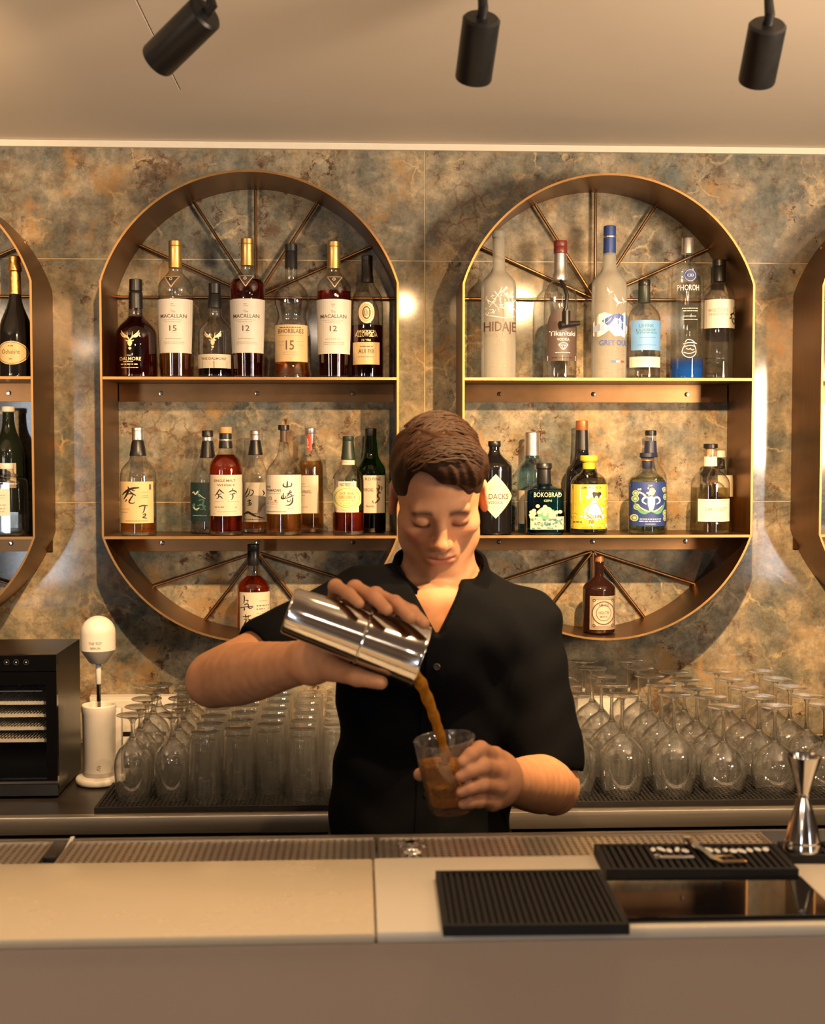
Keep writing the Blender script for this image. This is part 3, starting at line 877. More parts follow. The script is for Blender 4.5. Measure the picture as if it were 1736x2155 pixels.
def art(root, f, cx):
    def em(d):
        d.disc('ink_gold', 1526, 832, 44, 60, .0012, 24); d.disc('pap_gold', 1526, 832, 36, 50, .0018, 24, .82)
        d.disc('ink_brown', 1526, 832, 24, 36, .002, 18, .8)
        for q in range(5): d.stroke('ink_brown', [(1510 + q * 8, 812, 2), (1506 + q * 9, 832, 4), (1512 + q * 7, 852, 2)], .0021)
    print_on(root, f, em, 'emblem')
    print_on(root, f, lambda d: (d.text('ink_gold', 'ALLOWSIDA', 1524, 966, 26, 124), d.text('ink_gold', 'BANDOCH', 1524, 942, 14, 100), d.text('ink_gold', '10 YRS', 1524, 990, 12, 50)), 'lettering')
    def dr(d):
        d.band('pap_cream', [(1462, 1006, 1098), (1525, 1006, 1098), (1588, 1006, 1098)], .0008, 1)
        d.text('ink_brown', 'AUI PIB', 1524, 1058, 24, 88, .0011); d.lines('ink_brown', 1490, 1560, 1018, 8, .0011); d.lines('ink_brown', 1480, 1570, 1076, 6, .0011)
    label_on(root, f, 'pap_gold', 1450, 1598, 996, 1120, dr)
bottle(O1, 1530, YT + .01, Z1, [(640, 33), (655, 34), (690, 56), (720, 76), (760, 88), (800, 90), (1185, 90)], 'glass', 'dark whisky bottle with gold oval emblem, rightmost on left upper shelf',
       [('cap', 'cap_black', [(503, 28), (506, 31), (530, 31), (532, 29)]), ('capsule', 'cap_black', [(532, 30), (610, 32), (614, 34), (652, 36)])], 'liq_deep', 897, art=art)

# ---- upper shelf, right unit
def art(root, f, cx):
    def tree(d):
        r = random.Random(3)
        for q in range(46):
            t = r.uniform(-1, 1); y = 700 + r.random() * 150; h = (y - 660) / 200
            x = cx + 4 + t * 78 * min(1, .25 + h); pts = [(x, y, 1.0)]
            for _ in range(4):
                x += r.uniform(-16, 16) + t * 4; y += r.uniform(-16, 12); x = max(cx - 80, min(cx + 86, x)); pts.append((x, y, 3.0))
            d.stroke('ink_white', pts, .0008)
        d.stroke('ink_white', [(cx - 78, 846, 2), (cx - 20, 856, 5), (cx + 30, 864, 5), (cx + 84, 850, 2)], .0008)
        d.stroke('ink_white', [(cx - 60, 800, 2), (cx - 20, 740, 4), (cx + 4, 706, 4), (cx + 34, 740, 4), (cx + 76, 806, 2)], .0008)
    print_on(root, f, tree, 'emblem')
    print_on(root, f, lambda d: (d.text('ink_brown', 'HIDAJE', cx + 2, 936, 54, 180), d.text('ink_grey', 'BAODERANIE', cx + 4, 964, 18, 160), d.text('ink_grey', '- FIEI -', cx + 4, 992, 18, 110),
                                 d.lines('ink_grey', cx - 50, cx + 70, 1096, 6), d.lines('ink_grey', cx - 40, cx + 66, 1112, 5), d.lines('ink_grey', cx - 54, cx + 76, 1128, 9)))
bottle(O2, 237, YT, Z1, [(400, 34), (560, 34), (590, 40), (612, 62), (640, 88), (670, 98), (720, 99), (1185, 98)], 'frosted', 'tall frosted vodka bottle with etched white tree, leftmost on right upper shelf',
       [('stopper', 'frosted', [(364, 34), (368, 38), (398, 38), (404, 35)])], art=art)
def art(root, f, cx):
    def dr(d):
        d.text('ink_white', 'Tikanitski', cx + 2, 960, 26, 146); d.text('ink_white', 'VODKA', cx + 4, 988, 14, 70)
        for p in ([(-26, 1010), (-12, 1000), (14, 1000), (28, 1010), (0, 1046), (-26, 1010)], [(-26, 1012), (0, 1012), (28, 1012)], [(-10, 1012), (0, 1040), (12, 1012)]):
            d.stroke('ink_white', [(cx + 4 + x, y, 3) for x, y in p])
        d.band('pap_white', [(cx - 78, 1070, 1098), (cx, 1070, 1098), (cx + 80, 1070, 1098)], .0009, 1); d.lines('ink_black', cx - 58, cx + 66, 1080, 9, .0012)
        d.lines('ink_white', cx - 40, cx + 46, 1052, 5)
    label_on(root, f, 'pap_brown', cx - 80, cx + 82, 806, 1100, dr, 'arch')
    h = MB()
    h.tube([f(575, 652, .004), f(590, 690, .006), f(603, 740, .008), f(597, 800, .008), f(590, 830, .008)], [.004, .0045, .0045, .004, .004], 10)
    h.tube([f(600, 826, .008), f(600, 905, .010)], [.0085, .0085], 12)
    h.tube([f(562, 905, .012), f(676, 890, .014)], [.0085, .0050], 12)
    h.build('hanging_pourer', M['cap_black'], root)
bottle(O2, 582, YT, Z1, [(560, 36), (640, 38), (660, 60), (690, 82), (730, 91), (790, 93), (1185, 93)], 'glass', 'clear vodka bottle with oxblood cap and a black pourer hanging from its neck',
       [('cap', 'cap_red', [(420, 36), (424, 38), (452, 38), (455, 36), (458, 38), (488, 38), (492, 36)]), ('capsule', 'cap_silver', [(492, 34), (560, 37), (600, 37), (612, 42), (640, 42), (646, 40)])], 'liq_clear', 1095, art=art)
def art(root, f, cx):
    def goose(d, x, y, k):
        if True:
            d.stroke('ink_white', [(x - 25 * k, y - 22 * k, 2), (x - 8 * k, y + 2 * k, 9 * k), (x + 10 * k, y + 8 * k, 10 * k), (x + 34 * k, y + 2 * k, 2)])
            d.stroke('ink_white', [(x + 6 * k, y + 6 * k, 9 * k), (x - 2 * k, y + 18 * k, 5 * k), (x - 8 * k, y + 30 * k, 1)])
            d.stroke('ink_white', [(x, y, 7 * k), (x - 12 * k, y - 20 * k, 7 * k), (x - 22 * k, y - 40 * k, 1)])
    def mountains(d):
        d.band('ink_white', [(761, 885, 960), (785, 840, 965), (812, 830, 950), (838, 838, 930), (870, 850, 965), (905, 850, 960), (930, 828, 970), (954, 845, 940)], .0008, 4)
        d.band('ink_blue', [(800, 876, 880), (830, 858, 905), (858, 845, 915), (890, 838, 895), (918, 845, 930), (953, 840, 925)], .0012, 4)
        d.band('ink_pale', [(763, 905, 940), (790, 892, 932), (812, 905, 930), (840, 900, 915), (868, 862, 918), (900, 868, 905), (932, 892, 935), (953, 905, 930)], .0015, 3)
        for q in ((820, 890, 850, 860), (850, 900, 905, 856), (880, 905, 940, 870)): d.stroke('ink_pale', [(q[0], q[1], 3), ((q[0] + q[2]) / 2 + 5, (q[1] + q[3]) / 2, 5), (q[2], q[3], 2)], .0018)
        for k, m in enumerate(('ink_blue', 'ink_white', 'ink_red')): d.band(m, [(851 + 27 * k, 1098, 1109), (877 + 27 * k, 1098, 1109)], .0009, 1)
    for g_ in ((885, 770, 1.0), (925, 765, .55), (838, 715, .6)): print_on(root, f, lambda d: goose(d, *g_), 'goose_print')
    print_on(root, f, mountains, 'mountain_print')
    print_on(root, f, lambda d: (d.text('ink_blue', 'GREY OUL', 870, 1014, 30, 164), d.text('ink_grey', '- ODIN -', 888, 1042, 20, 140), d.lines('ink_grey', 800, 940, 1058, 6), d.lines('ink_grey', 858, 920, 1078, 8), d.lines('ink_grey', 795, 930, 1140, 6)))
def capart(root, f, cx):
    pass
bottle(O2, 857, YT, Z1, [(490, 36), (560, 38), (590, 48), (620, 76), (650, 94), (680, 99), (1185, 98)], 'frosted', 'tall frosted vodka bottle with blue cap, flying geese and mountains, centre of right upper shelf',
       [('cap', 'cap_blue', [(337, 32), (340, 35), (390, 35), (392, 33)]), ('cap_band', 'cap_silver', [(392, 35), (396, 36), (402, 36), (404, 35)]), ('capsule', 'cap_blue', [(404, 35), (492, 36)])], art=art)
def art(root, f, cx):
    label_on(root, f, 'pap_blue', cx - 82, cx + 85, 873, 1040, lambda d: (d.text('ink_teal', 'LIHINK', cx - 4, 914, 20, 84), d.text('ink_teal', 'LUEBIIF', cx - 6, 936, 15, 108), d.lines('ink_teal', cx - 58, cx + 60, 942, 9), d.lines('ink_teal', cx - 44, cx + 50, 968, 5), d.lines('ink_teal', cx - 54, cx + 50, 1010, 5)))
    label_on(root, f, 'pap_white', cx - 88, cx + 84, 1076, 1135, lambda d: d.lines('ink_grey', cx - 60, cx + 50, 1098, 5))
bottle(O2, 1053, YT - .005, Z1, [(700, 33), (765, 34), (790, 56), (820, 80), (850, 90), (880, 92), (1185, 92)], 'glass', 'short clear spirit bottle with plain light blue label',
       [('cap', 'cap_black', [(638, 32), (641, 34), (672, 34), (674, 33)]), ('capsule', 'cap_green', [(674, 33), (765, 35), (768, 33)])], 'liq_clear', 1060, art=art)
def art(root, f, cx):
    def em(d):
        d.disc('pap_navy', 1287, 625, 36, 37, .0012, 26); d.text('ink_white', 'CID', 1288, 632, 16, 36, .0018); d.disc('ink_white', 1287, 625, 31, 32, .0017, 26, .95)
    print_on(root, f, em, 'emblem')
    print_on(root, f, lambda d: (d.text('ink_white', 'PHOROH', 1280, 708, 32, 118), d.lines('ink_white', 1245, 1335, 806, 7), d.lines('ink_white', 1250, 1340, 820, 7), d.lines('ink_white', 1250, 1325, 850, 6), d.lines('ink_white', 1250, 1330, 868, 6)))
    def rooster(d):
        for p in ([(1262, 1010), (1250, 1030), (1245, 1056), (1268, 1080), (1300, 1082), (1325, 1060), (1322, 1030), (1310, 1008)], [(1252, 1006), (1290, 996), (1328, 1004)], [(1262, 996), (1272, 980), (1298, 984), (1318, 1000)],
                  [(1268, 1030), (1280, 1038), (1292, 1030)], [(1292, 1034), (1302, 1042), (1312, 1034)], [(1255, 1052), (1285, 1062), (1318, 1048)], [(1262, 1020), (1290, 1012), (1316, 1020)]):
            d.stroke('ink_white', [(x, y, 4) for x, y in p])
    print_on(root, f, rooster, 'emblem')
bottle(O2, 1294, YT, Z1, [(490, 36), (536, 36), (548, 44), (562, 80), (580, 88), (606, 84), (630, 91), (1000, 91), (1185, 90)], 'glass_fade', 'tall slim clear vodka bottle with silver cap and a foot fading to blue',
       [('cap', 'cap_silver', [(404, 32), (408, 34), (470, 34), (486, 36), (491, 36)])], 'liq_clear', 720, art=art)
def art(root, f, cx):
    def dr(d):
        d.text('ink_grey', 'BOLTICKS', cx - 22, 826, 18, 100); d.text('ink_grey', 'NASICALES', cx - 22, 846, 14, 98)
        for p in ([(66, 800), (74, 820), (60, 836), (46, 850)], [(44, 842), (60, 832), (80, 840)], [(52, 850), (58, 878), (70, 894)], [(60, 866), (76, 860), (84, 876), (74, 892)], [(40, 866), (50, 856)], [(76, 792), (84, 806)]):
            d.stroke('ink_black', [(cx + x, y, 6) for x, y in p])
    label_on(root, f, 'pap_white', cx - 87, cx + 86, 756, 916, dr)
    print_on(root, f, lambda d: (d.lines('ink_black', cx - 84, cx + 20, 1082, 12), d.lines('ink_black', cx - 80, cx - 10, 1108, 9)))
bottle(O2, 1471, YT + .02, Z1, [(600, 33), (650, 34), (668, 48), (690, 76), (720, 87), (750, 88), (1185, 88)], 'glass', 'clear spirit bottle with black capsule and white label, rightmost on right upper shelf',
       [('cap', 'cap_black', [(527, 35), (530, 38), (562, 38), (565, 35)]), ('capsule', 'cap_black', [(565, 35), (568, 37), (648, 37), (650, 34)])], 'liq_clear', 760, art=art)

# ---- lower shelf, left unit
def art(root, f, cx):
    def dr(d):
        for p in ([(170, 508, 4), (190, 490, 12), (225, 472, 14), (268, 468, 6)], [(205, 462, 4), (212, 478, 11), (196, 510, 12), (178, 534, 3)], [(214, 486, 4), (228, 500, 9), (250, 512, 4)], [(228, 482, 8), (246, 486, 3)],
                  [(196, 506, 3), (222, 500, 8), (238, 506, 5), (216, 534, 9), (208, 552, 7), (236, 556, 5), (244, 546, 2)], [(186, 548, 3), (198, 534, 7)],
                  [(264, 574, 5), (288, 566, 9), (310, 570, 5)], [(296, 572, 8), (292, 598, 7), (282, 612, 2)], [(284, 618, 3), (300, 612, 7), (298, 626, 6), (280, 634, 7), (306, 638, 4)]):
            d.stroke('ink_black', p)
        d.lines('ink_brown', 280, 314, 492, 4); d.lines('ink_brown', 284, 316, 512, 6); d.lines('ink_brown', 282, 316, 522, 4); d.band('ink_brown', [(318, 450, 480), (326, 450, 480)], .0009, 1)
        d.lines('ink_brown', 160, 215, 586, 4); d.lines('ink_brown', 160, 200, 604, 4); d.lines('ink_brown', 190, 312, 652, 5)
    label_on(root, f, 'pap_tan', cx - 96, cx + 90, 435, 666, dr)
bottle(O3, 246, YF, Z2, [(292, 42), (318, 50), (342, 74), (372, 95), (410, 100), (480, 100), (600, 98), (735, 99)], 'glass', 'whisky bottle with tan label of brush writing, alone at left end of lower shelf',
       [('cap', 'cap_silver', [(133, 31), (135, 33), (150, 33), (152, 31), (186, 33), (202, 33), (206, 30)]), ('capsule', 'cap_black', [(205, 30), (214, 34), (262, 42), (286, 47), (292, 46)])], 'liq_amber', 640, art=art)
def art(root, f, cx):
    def dr(d):
        for p in ([(556, 500, 3), (566, 490, 8), (576, 510, 8), (592, 488, 9)], [(600, 480, 4), (590, 510, 8), (606, 520, 4)], [(556, 570, 4), (572, 556, 12), (566, 586, 12), (590, 596, 6)], [(596, 540, 5), (628, 530, 9), (616, 566, 10), (636, 594, 5)], [(588, 570, 5), (612, 560, 10), (636, 574, 6)], [(604, 590, 4), (624, 586, 8)]):
            d.stroke('ink_white' if p[0][1] < 560 and p[0][0] < 595 else 'ink_green', p)
        d.stroke('ink_white', [(560, 575, 5), (580, 592, 10), (600, 580, 5)]); d.stroke('ink_white', [(598, 505, 4), (616, 520, 6), (634, 530, 3)])
        d.lines('ink_white', 560, 640, 622, 4)
    label_on(root, f, 'pap_dgreen', cx - 92, cx + 92, 440, 656, dr)
bottle(O3, 636, YBk, Z2, [(300, 43), (322, 46), (352, 68), (392, 94), (440, 98), (732, 98)], 'glass', 'clear whisky bottle with black capsule and dark green brushwork label, behind the wood-capped bottle',
       [('cap', 'cap_black', [(150, 30), (153, 32), (182, 32), (184, 28)]), ('cap_band', 'cap_silver', [(184, 28), (188, 33), (206, 33), (210, 30)]), ('capsule', 'cap_black', [(210, 31), (280, 40), (302, 45), (304, 43)])], 'liq_clear', 690, art=art)
def art(root, f, cx):
    def dr(d):
        d.text('ink_brown', 'SINGLE MALT', cx + 2, 436, 13, 118); d.text('ink_brown', 'WHISKY', cx + 10, 460, 12, 100)
        for p in ([(712, 476, 4), (700, 498, 8), (684, 514, 2)], [(712, 478, 5), (722, 490, 8), (738, 500, 2)], [(698, 506, 4), (722, 502, 4)], [(708, 506, 6), (706, 526, 5), (694, 530, 2)], [(708, 514, 3), (722, 520, 7), (728, 530, 3)],
                  [(762, 494, 4), (784, 482, 8), (804, 492, 5), (800, 500, 2)], [(782, 472, 5), (786, 484, 4)], [(768, 506, 3), (796, 500, 6)], [(782, 502, 6), (786, 522, 7), (776, 536, 2)]):
            d.stroke('ink_black', p)
        d.lines('ink_grey', 684, 740, 544, 5); d.lines('ink_grey', 756, 818, 544, 5); d.lines('ink_brown', 684, 746, 574, 8); d.lines('ink_brown', 796, 812, 576, 6); d.lines('ink_grey', 700, 800, 600, 5); d.lines('ink_grey', 672, 690, 612, 4)
    label_on(root, f, 'pap_cream', cx - 80, cx + 92, 397, 626, dr)
bottle(O3, 737, YF, Z2, [(245, 38), (276, 40), (296, 64), (322, 84), (352, 94), (400, 95), (733, 94)], 'glass', 'full dark amber whisky bottle with wooden cap and two black brush characters',
       [('cap', 'cap_wood', [(130, 33), (133, 35), (164, 35), (166, 33)]), ('collar', 'cap_black', [(166, 33), (168, 35), (196, 36), (198, 34)]), ('cap_band', 'cap_silver', [(198, 35), (206, 37), (210, 35)]), ('capsule', 'cap_black', [(210, 36), (240, 39), (248, 39), (250, 37)])], 'liq_red', 285, art=art)
def art(root, f, cx):
    def dr(d):
        for p in ([(868, 470, 4), (858, 496, 8), (846, 514, 2)], [(880, 476, 3), (872, 508, 6), (850, 524, 3)], [(886, 480, 6), (900, 488, 5), (892, 508, 6), (874, 516, 2)], [(862, 544, 4), (884, 540, 6)], [(864, 556, 3), (886, 552, 6), (884, 566, 5), (862, 566, 3)], [(874, 534, 5), (874, 570, 5)], [(946, 482, 3), (958, 500, 8), (950, 512, 3)]):
            d.stroke('ink_black', p)
        for k in range(9): d.stroke('ink_grey', [(912 + k * 3, 630 - k * 4, 4), (924 + k * 4, 586 - k * 3, 3), (926 + k * 5, 540 + k * 2, 1)])
        d.stroke('ink_black', [(842, 620, 3), (862, 600, 10), (896, 622, 12), (930, 634, 8), (958, 640, 3)]); d.lines('ink_black', 842, 958, 644, 5); d.lines('ink_black', 842, 920, 612, 7)
    label_on(root, f, 'pap_white', cx - 70, cx + 66, 440, 660, dr)
bottle(O3, 904, YBk, Z2, [(285, 40), (330, 44), (352, 54), (385, 68), (420, 72), (732, 70)], 'glass', 'clear whisky bottle with ink drawing of reeds, right of the wood-capped bottle',
       [('cap', 'cap_silver', [(150, 29), (153, 31), (172, 31), (174, 29), (178, 31), (204, 31), (206, 28)]), ('capsule', 'cap_black', [(206, 29), (262, 38), (284, 42), (288, 40)])], 'liq_amber', 655, art=art)
def art(root, f, cx):
    def dr(d):
        for p in ([(1088, 430, 4), (1088, 448, 9), (1086, 462, 8)], [(1066, 444, 3), (1064, 460, 8), (1084, 466, 7), (1112, 458, 6)], [(1110, 440, 3), (1112, 456, 7)],
                  [(1060, 510, 3), (1052, 528, 8), (1074, 530, 6), (1080, 512, 3)], [(1066, 498, 4), (1064, 530, 7)], [(1084, 504, 4), (1112, 492, 8)], [(1104, 482, 5), (1096, 504, 7), (1084, 518, 4)], [(1098, 500, 4), (1114, 512, 6)],
                  [(1078, 528, 4), (1100, 520, 7), (1124, 512, 4)], [(1090, 534, 3), (1088, 548, 6), (1104, 544, 4), (1104, 532, 3)], [(1116, 522, 6), (1116, 548, 9), (1100, 566, 9), (1078, 566, 3)]):
            d.stroke('ink_black', p)
        d.text('ink_brown', 'THE', 980, 470, 12, 28); d.text('ink_brown', 'YAMAZAKI', 1010, 490, 14, 84); d.lines('ink_grey', 968, 1050, 498, 5)
        d.text('ink_brown', '12', 992, 536, 18, 18); d.disc('ink_red', 1022, 540, 6, 5); d.lines('ink_red', 974, 1036, 548, 4); d.lines('ink_grey', 968, 1040, 558, 5); d.lines('ink_grey', 968, 1030, 574, 4); d.lines('ink_brown', 970, 1084, 600, 5); d.lines('ink_grey', 1090, 1120, 580, 6)
    label_on(root, f, 'pap_white', cx - 100, cx + 98, 397, 615, dr)
bottle(O3, 1063, YF, Z2, [(215, 25), (270, 32), (306, 46), (336, 72), (364, 92), (400, 101), (450, 102), (733, 101)], 'glass', 'round-shouldered clear whisky bottle with white label of a mountain brush character, lower shelf centre right',
       [('cap', 'cap_black', [(119, 30), (121, 32), (146, 32), (149, 25)]), ('stopper_neck', 'ink_brown', [(149, 20), (214, 19)])], 'liq_amber', 617, art=art)
def art(root, f, cx):
    label_on(root, f, 'pap_cream', cx - 56, cx + 46, 400, 612, lambda d: (d.lines('ink_grey', 1168, 1190, 446, 5), d.lines('ink_grey', 1168, 1220, 462, 4), d.text('ink_brown', 'HAKUSHU', 1192, 492, 9, 46), d.lines('ink_black', 1168, 1220, 496, 5), d.lines('ink_black', 1168, 1190, 510, 6), d.lines('ink_grey', 1168, 1200, 574, 8)))
    label_on(root, f, 'ink_red', cx - 18, cx + 10, 172, 262, lambda d: (d.stroke('ink_cream', [(1196, 196, 3), (1200, 214, 6), (1198, 232, 3)]), d.stroke('ink_cream', [(1194, 240, 3), (1206, 244, 6)])), name='neck_strip')
bottle(O3, 1212, YBk, Z2, [(170, 28), (250, 30), (282, 44), (312, 64), (342, 73), (400, 74), (732, 74)], 'glass', 'amber whisky bottle with silver cap and a red strip down its neck',
       [('cap', 'cap_silver', [(137, 30), (139, 32), (166, 32), (170, 30)])], 'liq_gold', 320, art=art)
def art(root, f, cx):
    label_on(root, f, 'pap_cream', cx - 55, cx + 45, 434, 480, lambda d: d.text('ink_brown', 'NOTEED C', cx - 6, 460, 17, 80))
    def dr(d):
        d.text('ink_brown', 'DCF TEHEL', cx - 5, 508, 14, 84); d.text('ink_brown', 'LIBCSIBEIL', cx - 5, 530, 18, 92); d.lines('ink_brown', cx - 60, cx + 50, 538, 6); d.lines('ink_brown', cx - 44, cx + 40, 554, 5); d.lines('ink_brown', cx - 30, cx + 26, 568, 4)
        for t in range(16):
            a, b = 2 * PI * t / 16, 2 * PI * (t + 1) / 16
            d.stroke('ink_green', [(cx - 6 + 70 * math.cos(a), 526 + 54 * math.sin(a), 3), (cx - 6 + 70 * math.cos(b), 526 + 54 * math.sin(b), 3)])
    label_on(root, f, 'pap_oct', cx - 84, cx + 72, 464, 588, dr, 'octagon', off=.0009)
    label_on(root, f, 'pap_cream', cx - 66, cx + 60, 566, 606, lambda d: d.lines('ink_green', cx - 40, cx + 30, 592, 4))
    label_on(root, f, 'pap_cream', cx - 36, cx + 36, 316, 342, lambda d: d.lines('ink_brown', cx - 24, cx + 24, 326, 5), name='neck_label')
bottle(O3, 1424, YF, Z2, [(310, 36), (336, 38), (358, 52), (388, 76), (416, 87), (450, 89), (735, 88)], 'glass', 'short whisky bottle with dark capsule, red liquor and a yellow eight-sided label',
       [('cap', 'cap_green', [(182, 29), (184, 32), (206, 32), (209, 30)]), ('capsule', 'cap_green', [(209, 31), (270, 36), (300, 41), (312, 41), (313, 38)])], 'liq_red', 607, art=art)
def art(root, f, cx):
    def dr(d):
        d.text('ink_brown', 'RO FINE', cx + 12, 428, 15, 88); d.text('ink_brown', 'LAPHROAIG', cx - 22, 490, 20, 70)
        for p in ([(1592, 452, 4), (1600, 470, 12), (1586, 486, 10), (1604, 500, 8)], [(1580, 470, 3), (1590, 480, 8)], [(1596, 490, 6), (1584, 516, 12), (1600, 530, 8), (1582, 548, 10), (1572, 556, 5)], [(1606, 460, 4), (1614, 470, 6), (1608, 486, 4)], [(1558, 540, 5), (1564, 556, 5)]):
            d.stroke('ink_brown', p)
        d.text('ink_brown', 'Nundo', 1546, 578, 14, 46)
    label_on(root, f, 'pap_cream', cx - 42, cx + 78, 400, 610, dr)
bottle(O3, 1550, YBk, Z2, [(180, 32), (250, 38), (300, 44), (325, 60), (352, 78), (385, 85), (732, 85)], 'glass_green', 'green glass whisky bottle with black cap, rightmost on left lower shelf',
       [('cap', 'cap_black', [(138, 30), (141, 33), (176, 33), (182, 31)])], 'liq_dark', 640, art=art)

# ---- single bottles in the lower bows
ZB1 = ZB + .0065
def art(root, f, cx):
    def dr(d):
        for p in ([(846, 1066, 5), (850, 1082, 7), (846, 1112, 4)], [(856, 1094, 3), (872, 1092, 5), (866, 1106, 3)], [(848, 1120, 4), (860, 1112, 6), (874, 1116, 5), (868, 1130, 7), (882, 1140, 5), (900, 1128, 3)], [(822, 1138, 3), (850, 1130, 5), (896, 1126, 4)], [(846, 1132, 5), (850, 1146, 7), (844, 1150, 3)],
                  [(838, 1186, 3), (862, 1182, 6), (886, 1178, 3)], [(854, 1172, 5), (858, 1192, 5)], [(844, 1200, 3), (862, 1196, 6), (852, 1218, 7), (840, 1240, 3)], [(872, 1176, 4), (868, 1196, 6)], [(864, 1204, 3), (884, 1196, 6), (866, 1222, 7)], [(872, 1208, 5), (890, 1230, 9), (908, 1242, 2)], [(848, 1222, 4), (858, 1240, 6)]):
            d.stroke('ink_black', p)
        d.lines('ink_grey', 930, 975, 1096, 7); d.lines('ink_brown', 916, 980, 1122, 9); d.lines('ink_brown', 916, 980, 1140, 10); d.lines('ink_grey', 944, 980, 1156, 6); d.lines('ink_grey', 916, 980, 1166, 6); d.lines('ink_brown', 924, 950, 1186, 5); d.disc('ink_black', 962, 1192, 5, 5); d.lines('ink_grey', 924, 978, 1208, 4); d.lines('ink_grey', 860, 950, 1264, 4)
    label_on(root, f, 'pap_cream', cx - 73, cx + 91, 1050, 1280, dr)
bottle(O3, 893, -.10, ZB1, [(905, 33), (962, 35), (980, 56), (1004, 82), (1030, 92), (1060, 93), (1332, 92)], 'glass', 'red amber whisky bottle with black capsule standing alone in the bottom of the left shelf',
       [('cap', 'cap_black', [(788, 31), (791, 34), (822, 34), (825, 32)]), ('capsule', 'cap_black', [(825, 32), (828, 34), (904, 34), (907, 32)])], 'liq_red', 968, art=art)
def art(root, f, cx):
    def dr(d):
        for k in range(4):
            o = 5 + k * 5
            for a, b in (((735 + o, 1072 + o), (888 - o, 1072 + o)), ((735 + o, 1258 - o), (888 - o, 1258 - o)), ((735 + o, 1072 + o), (735 + o, 1258 - o)), ((888 - o, 1072 + o), (888 - o, 1258 - o))):
                d.stroke('ink_brown', [(a[0], a[1], 2.2), ((a[0] + b[0]) / 2, (a[1] + b[1]) / 2, 2.2), (b[0], b[1], 2.2)])
        d.disc('ink_brown', 811, 1165, 66, 66, .001, 30); d.disc('pap_grey', 811, 1165, 60, 60, .0014, 30); d.disc('ink_brown', 811, 1165, 44, 44, .0017, 26); d.disc('pap_grey', 811, 1165, 41, 41, .002, 26)
        d.text('ink_brown', 'AMARO', 811, 1128, 16, 60, .0021); d.text('ink_brown', 'HOLTEI', 811, 1170, 15, 58, .0023); d.text('ink_brown', 'MONTE', 811, 1190, 11, 40, .0023)
        for sx in (-1, 1):
            for sy in (-1, 1): d.disc('ink_brown', 811 + sx * 54, 1165 + sy * 70, 9, 9, .001, 12, .5)
    label_on(root, f, 'pap_grey', cx - 65, cx + 87, 1072, 1258, dr)
bottle(O4, 801, -.10, ZB1, [(966, 25), (980, 38), (1002, 72), (1026, 90), (1050, 93), (1332, 91)], 'glass_brown', 'dark brown liqueur bottle with ornate grey label, alone at the bottom of right shelf',
       [('cap', 'cap_copper', [(853, 22), (856, 25), (884, 25), (886, 23)]), ('capsule', 'glass_brown', [(886, 24), (896, 26), (902, 24), (912, 26), (920, 24), (968, 25)])], art=art)

# ---- lower shelf, right unit
def art(root, f, cx):
    label_on(root, f, 'pap_cream', cx - 102, cx + 96, 393, 640, lambda d: (d.text('ink_brown', 'OLDACKS', cx - 10, 532, 30, 160), d.text('ink_brown', 'VODKA', cx - 4, 560, 18, 84), d.lines('ink_grey', cx - 30, cx + 30, 574, 8), d.lines('ink_grey', cx - 22, cx + 22, 586, 7), d.lines('ink_grey', cx - 40, cx + 40, 474, 6), d.lines('ink_grey', cx - 30, cx + 30, 460, 5)), 'diamond')
bottle(O4, 214, YF, Z2, [(240, 30), (268, 30), (292, 42), (322, 78), (342, 96), (360, 99), (735, 98)], 'glass_black', 'black apothecary bottle with a cream diamond label, next to the bartender',
       [('stopper', 'cap_black', [(209, 34), (212, 36), (236, 36), (242, 32)])], art=art)
bottle(O4, 424, YBk, Z2, [(288, 40), (312, 46), (340, 70), (368, 82), (400, 85), (732, 84)], 'glass_pale', 'pale blue textured spirit bottle with tall silver cap, behind the blue bottle',
       [('cap', 'cap_silver', [(160, 40), (163, 43), (278, 44), (290, 44)]), ('collar', 'glass_pale', [(290, 44), (300, 46), (308, 44)])], 'liq_clear', 500,
       art=lambda root, f, cx: label_on(root, f, 'pap_grey', cx - 80, cx - 40, 484, 670))
def art(root, f, cx):
    print_on(root, f, lambda d: (d.text('ink_cream', 'BOKOBRAD', 498, 520, 26, 156), d.text('ink_cream', 'GIN', 498, 546, 12, 44)))
    def dr(d):
        r = random.Random(9)
        d.disc('ink_green', 486, 610, 46, 36, .0012, 18); d.disc('ink_cream', 490, 590, 30, 16, .0016, 14); d.band('ink_green', [(446, 590, 622), (490, 596, 622), (534, 590, 622)], .0014, 2)
        for _ in range(26): d.disc('ink_cream', r.uniform(404, 590), r.uniform(600, 640) - (30 if r.random() < .3 else 0), 12, 10, .0016 + r.random() * .0006, 9)
        for _ in range(40):
            x, y = r.uniform(404, 588), r.uniform(640, 696); d.stroke('ink_teal', [(x, y, 2), (x + 6, y - 6, 5), (x + 14, y + 2, 2)], .0024)
        d.text('ink_teal', 'WIIAM', 470, 678, 20, 90, .0025)
    label_on(root, f, 'ink_cream', 402, 594, 628, 700, dr)
bottle(O4, 491, YF, Z2, [(448, 42), (462, 52), (474, 92), (482, 101), (500, 103), (735, 103)], 'glass_blue', 'square teal blue gin bottle with black stopper and a gold picture band',
       [('stopper', 'cap_black', [(333, 43), (336, 45), (362, 45), (368, 38)]), ('capsule', 'cap_black', [(368, 38), (446, 41), (450, 40)])], 'liq_clear', 500, sq=476, art=art)
